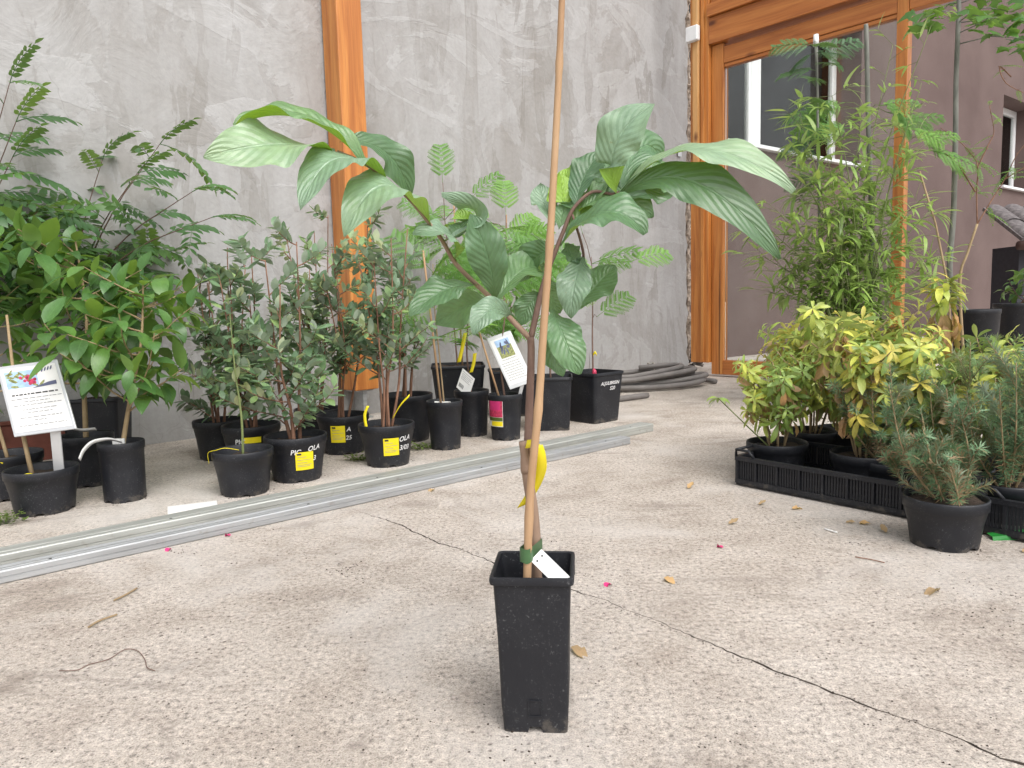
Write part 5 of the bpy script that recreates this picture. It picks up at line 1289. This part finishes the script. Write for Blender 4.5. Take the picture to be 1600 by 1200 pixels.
G4 = 'yellowing shrubs in the tray'
def choisya(P, seed, H, spread, nst, mats=('choisya', 'choisya', 'choisya_g', 'choisya_g', 'choisya_y'), brown=14, ls=0.075):
    rng = random.Random(seed); wood = MB(); sk = Sink(P.root, 290)
    for s in range(nst):
        a = 2 * math.pi * s / nst + rng.uniform(-.3, .3); base = V((math.cos(a) * 0.025, math.sin(a) * 0.025, P.soil - 0.01)); hs_ = H * rng.uniform(0.7, 1.0)
        tip = V((math.cos(a) * spread * rng.uniform(0.35, 1.0), math.sin(a) * spread * rng.uniform(0.35, 1.0), P.soil + hs_)); mid = base.lerp(tip, 0.5) + V((0, 0, 0.05 * H))
        st = catmull([base, mid, tip], 5); wood.tube(st, taper(11, 0.0040, 0.0018), 6)
        mt = rng.choice(mats)
        tops = [(tip, (tip - mid).normalized())]
        for k in range(4):
            q = st[(3, 5, 7, 9)[k]]; d = (rdir(rng, 0.4, 1.0)); e = q + d * spread * 0.55; wood.tube([q, q.lerp(e, 0.5) + V((0, 0, -0.01)), e], 0.0022, 5); tops.append((e, d))
        for (tp, td) in tops:
            for wh in range(4):
                c = tp - td * wh * 0.028; m = 5 if wh < 2 else 4
                for j in range(m):
                    sd_ = Matrix.Rotation(j * 2 * math.pi / m + wh * 0.6 + rng.uniform(-.25, .25), 3, td) @ td.orthogonal().normalized()
                    sk.add(rng.choice(CHO), M[mt if rng.random() < 0.8 else rng.choice(mats)], frame(c, sd_ + td * (0.55 - 0.25 * wh) + V((0, 0, -0.1)), td, ls * rng.uniform(0.7, 1.15) * (0.75 + 0.15 * wh)))
        for (tp, td) in tops:
            if rng.random() < 0.3:
                for j in range(rng.randint(2, 4)):
                    a2 = rng.uniform(0, 6.28); out = V((math.cos(a2), math.sin(a2), 0))
                    sk.add(rng.choice(BRN), M['brownleaf'], frame(tp - td * 0.10 + out * 0.022, out * 0.45 + V((0, 0, -1)), out + V((0, 0, 0.3)), ls * rng.uniform(0.8, 1.25)))
        for j in range(brown * 2 // nst + 1):
            q = st[rng.randint(5, 9)] + rdir(rng, -0.4, 0.3) * spread * rng.uniform(0.05, 0.3); d = rdir(rng, -1.8, -0.6); sk.add(rng.choice(BRN), M['brownleaf'] if rng.random() < 0.75 else M['choisya_y'], frame(q, d, rdir(rng), ls * rng.uniform(0.7, 1.05)))
    wood.build('stem', M['bark_tan'], P.root, True); sk.finish()
zc_ = 0.0105
def cpot(name, label, xc, yr, wpx, depth_in, H=0.125, group=G4):
    """pot standing in tray 1: rim front pixel (xc, yr) fixes it"""
    p = gp(xc, yr, zc_ + H); rt = wpx / 2 / FPX * (p - CAM).dot(fwd); d = V((p.x, p.y, 0)).normalized(); C = V((p.x, p.y, zc_)) + d * rt
    return make_pot(name, label, 'potted plant', C, rt, rt * 0.80, H, group, None, 0.02)
p1 = cpot('potted_shrub', 'sparse yellowing shrub with withered brown leaves at the tray corner', 1214, 698, 96, 0); choisya(p1, 71, 0.36, 0.15, 6, ('choisya_g', 'choisya', 'choisya_g'), 22, 0.06)
e = at(1122, 622, p1.C.y - 0.02) - p1.C; q = catmull([V((-0.02, 0, p1.soil - 0.01)), V((-0.02, 0, p1.soil + 0.03)).lerp(e, 0.5) + V((0, 0, -0.02)), e], 5); MB().tube(q, taper(len(q), 0.003, 0.0018), 6).build('stem', M['bark_green'], p1.root, True)
sk = Sink(p1.root); rng = random.Random(3)
for k in range(9): a = k * 0.7; sk.add(CHO[k % 3], M['choisya_g'], frame(e, V((math.cos(a), math.sin(a) * 0.6, rng.uniform(-0.5, 0.4))), V((0, -0.4, 1)), 0.05 * rng.uniform(0.8, 1.2)))
sk.finish()
p2 = cpot('potted_shrub', 'yellowing shrub with tan stems behind the sparse tray corner shrub', 1268, 678, 82, 0); choisya(p2, 72, 0.50, 0.19, 8, brown=18)
p3 = cpot('potted_shrub', 'bright yellow green shrub in middle of tray with hanging brown leaves', 1350, 716, 104, 0); choisya(p3, 73, 0.45, 0.20, 8, brown=22)
for i, (x, y, lab_, s) in enumerate(((1320, 676, 'dense yellow green shrub in the tray back row behind middle shrub', 74), (1400, 690, 'yellow green shrub in the tray behind lone rosemary pot', 75), (1450, 720, 'leafy green and yellow shrub beside tall withered topped stem', 76))):
    p = cpot('potted_shrub', lab_, x, y, 92, 0); choisya(p, s, {74: 0.46, 75: 0.42, 76: 0.30}[s], 0.20, 8, ('choisya', 'choisya_g', 'choisya', 'choisya_g', 'choisya_y'), 18)
# the tall single stem with dried skirt
p = cpot('potted_shrub', 'tall single stemmed shrub with yellow top over dried papery leaves', 1476, 690, 90, 0)
rng = random.Random(77); sk = Sink(p.root); yq_ = p.C.y
tp = at(1475, 462, yq_) - p.C; bs = V((0, 0, p.soil - 0.01)); MB().tube(catmull([bs, bs.lerp(tp, 0.5) + V((0.01, 0, 0)), tp], 5), taper(11, 0.006, 0.004), 8).build('stem', M['bark_green'], p.root, True)
for k in range(60):
    a = rng.uniform(0, 6.28); up_ = rng.uniform(-0.3, 0.9); sk.add(rng.choice(CHO), M[rng.choice(('choisya', 'choisya_y', 'choisya'))], frame(tp + V((0, 0, rng.uniform(-0.05, 0.05))) + rdir(rng) * 0.02, V((math.cos(a), math.sin(a), up_)), V((0, 0, 1)), 0.095 * rng.uniform(0.6, 1.1)))
for k in range(22):
    a = rng.uniform(0, 6.28); sk.add(rng.choice(BRN), M['brownleaf'], frame(tp + V((math.cos(a) * 0.03, math.sin(a) * 0.03, -0.05 - rng.random() * 0.09)), V((math.cos(a) * 0.35, math.sin(a) * 0.35, -1)), V((math.cos(a), math.sin(a), 0.2)), 0.12 * rng.uniform(0.7, 1.1)))
sk.finish()

G5 = 'rosemary plants in black pots'
def rosemary(P, seed, H, spread, nst, needles=1500, dry=0.2, lean=(0, 0), lowspread=0.0):
    rng = random.Random(seed); wood = MB(); good, bad = [], []
    nl = LeafShape(0.115, 0.1, 0.3, 2)
    stems = []
    for s in range(nst):
        a = 2 * math.pi * s / nst + rng.uniform(-.5, .5); base = V((math.cos(a) * 0.02, math.sin(a) * 0.02, P.soil - 0.01)); low = rng.random() < lowspread
        tip = V((math.cos(a) * spread * rng.uniform(0.5, 1.1) * (1.5 if low else 1) + lean[0], math.sin(a) * spread * rng.uniform(0.5, 1.1) * (1.5 if low else 1) + lean[1], P.soil + H * (rng.uniform(0.1, 0.35) if low else rng.uniform(0.6, 1.0))))
        mid = base.lerp(tip, 0.5) + V((math.cos(a) * 0.03, math.sin(a) * 0.03, -0.02)); st = catmull([base, mid, tip], 6); stems.append((st, low)); wood.tube(st, taper(13, 0.0035, 0.0014), 5)
        for k in range(5):
            i = rng.randint(3, 10); e = st[i] + (rdir(rng, 0.5, 2.0)) * spread * rng.uniform(0.5, 1.0); br = [st[i], st[i].lerp(e, 0.5) + V((0, 0, 0.01)), e]; wood.tube(br, 0.0013, 4); stems.append((catmull(br, 5), low))
    tot = sum((st[-1] - st[0]).length for st, low in stems)
    for st, low in stems:
        for k in range(int(needles * 3.6 * (st[-1] - st[0]).length / tot)):
            t = 0.12 + 0.88 * rng.random(); i = min(len(st) - 2, int(t * (len(st) - 1))); q = st[i].lerp(st[i + 1], rng.random()); tg = (st[i + 1] - st[i]).normalized()
            sd_ = Matrix.Rotation(rng.uniform(0, 6.28), 3, tg) @ tg.orthogonal().normalized(); m = frame(q, sd_ + tg * rng.uniform(0.3, 0.9), tg, rng.uniform(0.018, 0.032))
            (bad if rng.random() < dry * (1.8 if low or t < 0.45 else 0.4) else good).append((nl, m))
    wood.build('stem', M['bark_tan'], P.root, True)
    for parts, m in ((good, 'rosemary'), (bad, 'rosemary_dry')):
        if parts: c = combo(parts); MB().add(c.v, c.f, c.uv).build('needles', M[m], P.root, True, kind='stuff')
PU = px_pot('potted_rosemary', 'straggly half dry rosemary in lone round black pot before trays', 'potted plant', 1474, 863, 789, 120, 98, G5, soil=0.012)
rosemary(PU, 86, 0.37, 0.095, 8, 1700, 0.2, (-0.05, 0.03), 0.15)
pv = cpot('potted_rosemary', 'bushy green rosemary in pot within the far right tray', 1572, 762, 110, 0, 0.11, G5)
rosemary(pv, 82, 0.40, 0.16, 10, 3000, 0.12, (-0.03, 0.05), 0.2)
pv = cpot('potted_rosemary', 'upright blue green rosemary behind the lone rosemary pot', 1500, 738, 96, 0, 0.11, G5)
rosemary(pv, 83, 0.42, 0.13, 9, 2600, 0.15, (0, 0))
pv = cpot('potted_rosemary', 'slender upright rosemary growing among the middle tray shrubs', 1392, 728, 90, 0, 0.11, G5)
rosemary(pv, 84, 0.32, 0.10, 6, 1500, 0.3, (-0.05, 0))
pv = cpot('potted_rosemary', 'tall spiky rosemary growing behind the bushy right tray rosemary', 1610, 715, 96, 0, 0.11, G5)
rosemary(pv, 85, 0.42, 0.15, 9, 2200, 0.1)
p = cpot('potted_shrub', 'lush green and yellow shrub in far right tray behind rosemary', 1565, 700, 96, 0); choisya(p, 78, 0.36, 0.17, 8, ('choisya_g', 'choisya', 'choisya_g', 'choisya_y'), 20, 0.085)

# bamboo
def bamboo():
    P = make_pot('potted_bamboo', 'leafy green bamboo clump rising before the timber window front', 'potted plant', gp(1325, 636), 0.19, 0.16, 0.28, None)
    rng = random.Random(91); wood = MB(); sk = Sink(P.root, 290); yb = P.C.y
    tips = [(1215, 330), (1240, 250), (1262, 290), (1290, 230), (1300, 330), (1325, 280), (1345, 200), (1370, 300), (1392, 260), (1420, 330), (1452, 330), (1440, 130), (1455, 40), (1395, 70), (1330, 380), (1270, 400), (1380, 400), (1225, 420), (1192, 400), (1200, 455), (1205, 360), (1474, 400), (1462, 440), (1250, 180), (1300, 150), (1415, 210)]
    for i, (x, y) in enumerate(tips):
        tip = at(x, y, yb + rng.uniform(-0.26, 0.26)) - P.C; a = rng.uniform(0, 6.28); b0 = V((math.cos(a) * 0.07, math.sin(a) * 0.07, P.soil - 0.02)); mid = b0.lerp(tip, 0.55) + V(((tip.x - b0.x) * -0.15, 0, 0.08))
        st = catmull([b0, mid, tip], 8); wood.tube(st, taper(17, 0.0055, 0.0016), 6)
        sparse = y < 150
        for k in range(5 if sparse else 3, 17):
            for rep in range(1 if sparse else 2):
                d = rdir(rng, -0.1, 0.8); L = rng.uniform(0.06, 0.17); e = st[k] + d * L; wood.tube([st[k], e], 0.0012, 4, False)
                for j in range(3 if sparse else rng.randint(3, 6)):
                    q = st[k].lerp(e, rng.uniform(0.5, 1.0)); dd_ = (d + rdir(rng, -0.9, 0.5) * 0.9); sk.add(rng.choice(BAM), M['bamboo'], frame(q, dd_, V((rng.uniform(-.4, .4), rng.uniform(-.4, .4), 1)), rng.uniform(0.08, 0.155) * (0.75 if sparse else 1)))
    wood.build('culm', M['bark_green'], P.root, True); sk.finish()
bamboo()
# tall saplings
def potted_tree(name, label, px, pz, trunk_px, Y, r0, r1, bark, rt=0.14, h=0.27, group='tall saplings in black pots', pot_h=None):
    b = at(trunk_px[0][0], 600, Y); P = make_pot(name, label, 'potted plant', V((b.x, b.y, 0)), rt, rt * 0.8, pot_h or h, group)
    pts = [V((0, 0, P.soil - 0.02))] + [at(x, y, Y) - P.C for (x, y) in trunk_px]
    st = catmull(pts, 6); MB().tube(st, taper(len(st), r0, r1), 10).build('trunk', M[bark], P.root, True)
    return P, st
yA = gp(1360, 628).y
P, st = potted_tree('potted_sapling', 'slim grey trunked sapling with feathery sprays inside the bamboo', 0, 0, [(1360, 500), (1362, 350), (1357, 200), (1354, 60), (1353, 38)], yA, 0.016, 0.012, 'bark_grey')
rng = random.Random(95); sk = Sink(P.root)
for (x, y, dx) in ((1300, 170, -1), (1320, 160, -1), (1385, 175, 1), (1420, 200, 1), (1440, 215, 1), (1400, 190, 1), (1330, 200, -1), (1455, 235, 1), (1375, 165, 1)):
    q = at(x, y, yA + rng.uniform(-0.12, 0.12)) - P.C; c = min(st, key=lambda s: abs(s.z - q.z + 0.03)); MB().tube([c, c.lerp(q, 0.6) + V((0, 0, 0.02)), q], 0.002, 5).build('branch', M['bark_green'], P.root, True)
    for k in range(2): sk.add(rng.choice(ALB), M['albizia'], frame(q, V((dx, rng.uniform(-.5, .5), rng.uniform(-.4, .2))), V((0.1, -0.9, 0.7)), 0.22 * rng.uniform(0.8, 1.15)))
sk.finish()
yB = gp(1280, 632).y
P, st = potted_tree('potted_sapling', 'dark fern leaved sapling tied to a capped stake before house window', 0, 0, [(1283, 500), (1280, 350), (1278, 220), (1276, 110), (1273, 64)], yB, 0.009, 0.005, 'bark_grey')
sk = Sink(P.root)
top = at(1274, 58, yB) - P.C; MB().tube([V((0.01, 0.02, P.soil - 0.02)), at(1276, 66, yB + 0.02) - P.C], 0.007, 8).build('stake', M['bark_grey'], P.root, True)
MB().tube([at(1275, 72, yB + 0.02) - P.C, at(1275, 54, yB + 0.02) - P.C], [0.017, 0.014], 10).build('stake_cap', M['pvc'], P.root, True)
for k in range(24):
    z = rng.uniform(0, 1) ** 0.8; c = st[int(len(st) * (0.48 + 0.5 * z))]; sk.add(rng.choice(ALB), M['fern_dark'], frame(c, rdir(rng, -0.3, 0.5), V((0.1, rng.uniform(-1.2, -.3), 0.7)), 0.22 * rng.uniform(0.7, 1.1)))
sk.finish()
# tall tree in a tall pot (right)
yC = gp(1510, 622).y + 0.1
b = at(1521, 600, yC); hpot = (at(1525, 484, yC - 0.13)).z
P = make_pot('potted_tree', 'grey trunked tree with big lobed leaves in tall black pot', 'potted plant', V((b.x, b.y, 0)), 0.135, 0.11, hpot, 'tall saplings in black pots')
st = catmull([V((-0.04, 0, P.soil - 0.02))] + [at(x, y, yC) - P.C for (x, y) in ((1485, 440), (1490, 330), (1493, 210), (1494, 120), (1498, 20), (1500, -60))], 6)
MB().tube(st, taper(len(st), 0.018, 0.012), 10).build('trunk', M['bark_grey'], P.root, True)
def lobed():
    o_ = LeafShape.__new__(LeafShape); pts = [(0, 0), (0.16, 0.06), (0.42, 0.02), (0.34, 0.20), (0.52, 0.42), (0.28, 0.46), (0.22, 0.62), (0.0, 1.0), (-0.22, 0.62), (-0.28, 0.46), (-0.52, 0.42), (-0.34, 0.20), (-0.42, 0.02), (-0.16, 0.06)]
    o_.v = [V((0, 0.38, 0.02))] + [V((x, y, -0.22 * (x * x + (y - .4) ** 2))) for x, y in pts]; n = len(pts); o_.f = [(0, 1 + k, 1 + (k + 1) % n) for k in range(n)]; o_.uv = [(0.5, 0.4)] + [(0.5 + x, y) for x, y in pts]; return o_
LOB = lobed(); sk = Sink(P.root); rng = random.Random(99)
for (bx_, by_) in ((1440, 30), (1470, 20), (1530, 25), (1560, 40), (1590, 20), (1600, 60), (1545, 5), (1620, 35)):
    e = at(bx_, by_, yC + rng.uniform(-0.2, 0.2)) - P.C; c = min(st, key=lambda s: abs(s.z - e.z - 0.02)); MB().tube([c, c.lerp(e, 0.5) + V((0, 0, 0.03)), e], [0.004, 0.003, 0.0015], 5).build('branch', M['bark_grey'], P.root, True)
    for k in range(13): 
        q = e + V((rng.uniform(-.09, .09), rng.uniform(-.09, .09), rng.uniform(-.07, .07))); sk.add(LOB, M['maple'], frame(q, rdir(rng, -0.9, 0.2), V((rng.uniform(-.6, .6), rng.uniform(-.9, .2), 1)), rng.uniform(0.07, 0.12)))
sk.finish()
# thorny sapling
yD = gp(1510, 618).y - 0.15
b = at(1505, 600, yD); P = make_pot('potted_sapling', 'thorny pale stemmed sapling with small yellow green leaflets near house corner', 'potted plant', V((b.x, b.y, 0)), 0.12, 0.10, 0.26, 'tall saplings in black pots')
a = [V((0, 0, P.soil - 0.02))] + [at(x, y, yD) - P.C for (x, y) in ((1500, 440), (1512, 395), (1527, 350))]; st = catmull(a, 5); MB().tube(st, taper(len(st), 0.009, 0.007), 8).build('trunk', M['bark_tan'], P.root, True)
sk = Sink(P.root); brs = [[(1527, 350), (1526, 300), (1528, 262), (1521, 245), (1500, 222), (1470, 200)], [(1527, 262), (1545, 225), (1553, 205), (1546, 165)], [(1527, 350), (1550, 312), (1570, 280), (1590, 240), (1620, 205)], [(1524, 300), (1495, 255), (1470, 235), (1440, 210)], [(1580, 120), (1562, 104), (1572, 130), (1610, 150)], [(1570, 280), (1600, 262), (1640, 240)]]
rng = random.Random(101); wood = MB()
for br in brs:
    pts = catmull([at(x, y, yD + (0.0 if i == 0 else rng.uniform(-0.06, 0.06))) - P.C for i, (x, y) in enumerate(br)], 4); wood.tube(pts, taper(len(pts), 0.0045, 0.0016), 6)
    for i in range(2, len(pts)):
        if rng.random() < 0.65: sk.add(GLE[0], M['albizia'], frame(pts[i], rdir(rng, -0.7, 0.4), V((0, 0, 1)), rng.uniform(0.10, 0.16)))
        e = pts[i] + rdir(rng) * rng.uniform(0.015, 0.035); wood.tube([pts[i], e], [0.0016, 0.0003], 4)
wood.build('branch', M['bark_red'], P.root, True); sk.finish()
# brown cane leaning in the group
cn = thing('garden_cane', 'thin reddish brown cane leaning beside the grey trunk', 'cane', gp(1490, 640)); oc = V(cn.location); ycn = oc.y
MB().tube([V((0, 0, 0.0)), at(1482, 450, ycn - 0.02) - oc, at(1462, 350, ycn) - oc, at(1437, 268, ycn + 0.03) - oc], [0.006, 0.006, 0.0055, 0.005], 8).build('stick', M['bark_tan'], cn, True)
# another large pot at the right edge
yE = yC + 0.35; b = at(1583, 600, yE); P = make_pot('potted_shrub', 'dark glossy leaved shrub in tall black pot at house corner', 'potted plant', V((b.x, b.y, 0)), 0.14, 0.11, at(1583, 474, yE - 0.13).z, 'tall saplings in black pots')
citrus(P, 103, 0.22, 0.22, 0.09, 8, 0.1, (0.05, -0.1), 8, 'bark_brown', 'sophora', 0.008)
# green plastic bit
g = gp(1552, 845); go = MB().rings([[(0.0, 0, 0), (0.10, 0.01, 0), (0.2, 0.0, 0)], [(0.0, 0.004, 0.010), (0.10, 0.014, 0.016), (0.2, 0.004, 0.018)], [(0.0, 0.03, 0.012), (0.10, 0.04, 0.018), (0.2, 0.03, 0.02)]], close=False).build('plastic_piece', M['green_plastic']); go.location = g; go.rotation_euler = (0, 0, -0.08); go.modifiers.new('s', 'SOLIDIFY').thickness = 0.003
tag(go, 'bright green curved plastic piece lying before the right tray', 'plastic piece')

# =================================================================== litter
DRY = [LeafShape(0.45, 0.5, c, 6, 0.5, wave=0.3) for c in (0.5, 1.2, -0.6)]
rng = random.Random(7)
meshes = [s.mesh('fallen_leaf', M['dryleaf']) for s in DRY]
where = [((908, 1024), .062, 'large pale brown fallen leaf beside the tall square pot'), ((1238, 795), .035, 'curled tan fallen leaf before the slatted tray'), ((1138, 818), .024, 'little tan fallen leaf on the concrete left of the tray'), ((1337, 816), .018, 'small folded dry leaf near the lone rosemary pot'), ((1361, 818), .032, 'upright curled yellow dry leaf near the lone rosemary pot'), ((1384, 832), .026, 'flat tan fallen leaf just before the lone rosemary pot'), ((1469, 920), .036, 'pale cream dry leaf lying alone on stained concrete'), ((1597, 862), .03, 'pale dry leaf below the green plastic piece'), ((1075, 763), .03, 'crumpled straw coloured leaf on the far concrete'), ((1038, 902), .026, 'slim pale dry leaf between pot and pink petal'), ((680, 764), .03, 'flat pale scrap of leaf beside the steel profile'), ((1185, 788), .022, 'small greenish fallen leaf before tray corner')]
for i, ((x, y), s, lb_) in enumerate(where):
    o = bpy.data.objects.new('fallen_leaf', meshes[i % 3]); col.objects.link(o); tag(o, lb_, 'leaf', 'fallen leaves on the concrete')
    a = rng.uniform(0, 6.28); m = frame(gp(x, y, 0.004), V((math.cos(a), math.sin(a), 0.06)), V((rng.uniform(-.3, .3), rng.uniform(-.3, .3), 1)), s * 1.55)
    if i == 0: m = frame(gp(893, 1010, 0.004), gp(926, 1033) - gp(893, 1010) + V((0, 0, 0.002)), V((0.1, -0.2, 1)), 0.052)
    o.matrix_world = m
PET = LeafShape(0.8, 0.5, 0.9, 4, 0.5, wave=0.5); pm_ = PET.mesh('petal', M['pink'])
for (x, y), lb_ in (((268, 857), 'bright pink petal against the steel profile'), ((360, 837), 'crimson pink petal touching the steel profile farther along'), ((1129, 856), 'crumpled magenta petal lying on open concrete'), ((955, 912), 'tiny magenta petal near the crack')):
    o = bpy.data.objects.new('fallen_petal', pm_); col.objects.link(o); tag(o, lb_, 'petal', 'pink petals on the concrete'); a = rng.uniform(0, 6.28)
    o.matrix_world = frame(gp(x, y, 0.003), V((math.cos(a), math.sin(a), 0.15)), V((0.2, 0.1, 1)), 0.021)
def twig(label, pts, r, mat):
    ps = [gp(x, y, 0.002 + r) for x, y in pts]; c = ps[0].copy(); c.z = 0; o = MB().tube([p - c for p in catmull(ps, 6)], r, 5).build('twig', M[mat], None, True); o.location = c; tag(o, label, 'twig', 'twigs and straws on the concrete')
twig('pale split straw lying on the open concrete', [(138, 980), (155, 970), (183, 960)], 0.0022, 'bark_tan'); twig('pale straw nearer the steel profile', [(178, 938), (195, 930), (214, 919)], 0.0022, 'bark_tan')
twig('long thin wiry curved root on the concrete', [(92, 1048), (120, 1047), (140, 1038), (170, 1030), (195, 1015), (215, 1017), (226, 1030), (230, 1043), (242, 1048)], 0.0009, 'bark_brown')
twig('thin reddish twig near the dark stain', [(1336, 870), (1360, 874), (1382, 879)], 0.0014, 'bark_red'); twig('short white straw before the slatted tray', [(1288, 826), (1308, 832)], 0.002, 'white')
# crumbs of soil and gravel
mb = MB(); rng = random.Random(23)
spots = [(445, 933, .03, 10), (540, 890, .06, 30), (560, 900, .05, 12), (850, 840, .05, 14), (300, 860, .06, 20), (1335, 850, .02, 8), (1560, 930, .12, 26), (1540, 960, .10, 16), (1590, 980, .08, 16), (820, 1150, .06, 22), (420, 860, .2, 24)]
def crumb(p, s):
    vs = [p + V((math.cos(k * 1.2566 + rng.uniform(-.3, .3)) * s * rng.uniform(.6, 1.2), math.sin(k * 1.2566) * s * rng.uniform(.6, 1.2), 0)) for k in range(5)] + [p + V((rng.uniform(-.3, .3) * s, 0, s * rng.uniform(0.5, 0.9)))]
    mb.add(vs, [(k, (k + 1) % 5, 5) for k in range(5)])
for (x, y, r, n) in spots:
    c = gp(x, y)
    for k in range(n): crumb(c + V((rng.gauss(0, r * .5), rng.gauss(0, r * .5), 0)), rng.uniform(0.0010, 0.0032))
for (xa, ya_), (xb, yb_) in zip(CRP, CRP[1:]):
    for k in range(9):
        t = rng.random(); crumb(gp(xa + (xb - xa) * t, ya_ + (yb_ - ya_) * t) + V((rng.gauss(0, 0.006), rng.gauss(0, 0.006), 0)), rng.uniform(0.0008, 0.0022))
for k in range(520):
    c = gp(rng.uniform(0, 1600), rng.uniform(790, 1195)); crumb(c, rng.uniform(0.0007, 0.0024))
for P_ in (PA, PC, PI, PJ, PL, PO, PQ, PT, PU):
    for k in range(16): a = rng.uniform(0, 6.28); crumb(P_.C + V((math.cos(a), math.sin(a), 0)) * (P_.rb + abs(rng.gauss(0, 0.02))), rng.uniform(0.0012, 0.004))
o = mb.build('soil_crumbs', M['soil']); o['kind'] = 'stuff'; o['label'] = 'dark crumbs of soil scattered over the concrete'; o['category'] = 'soil'
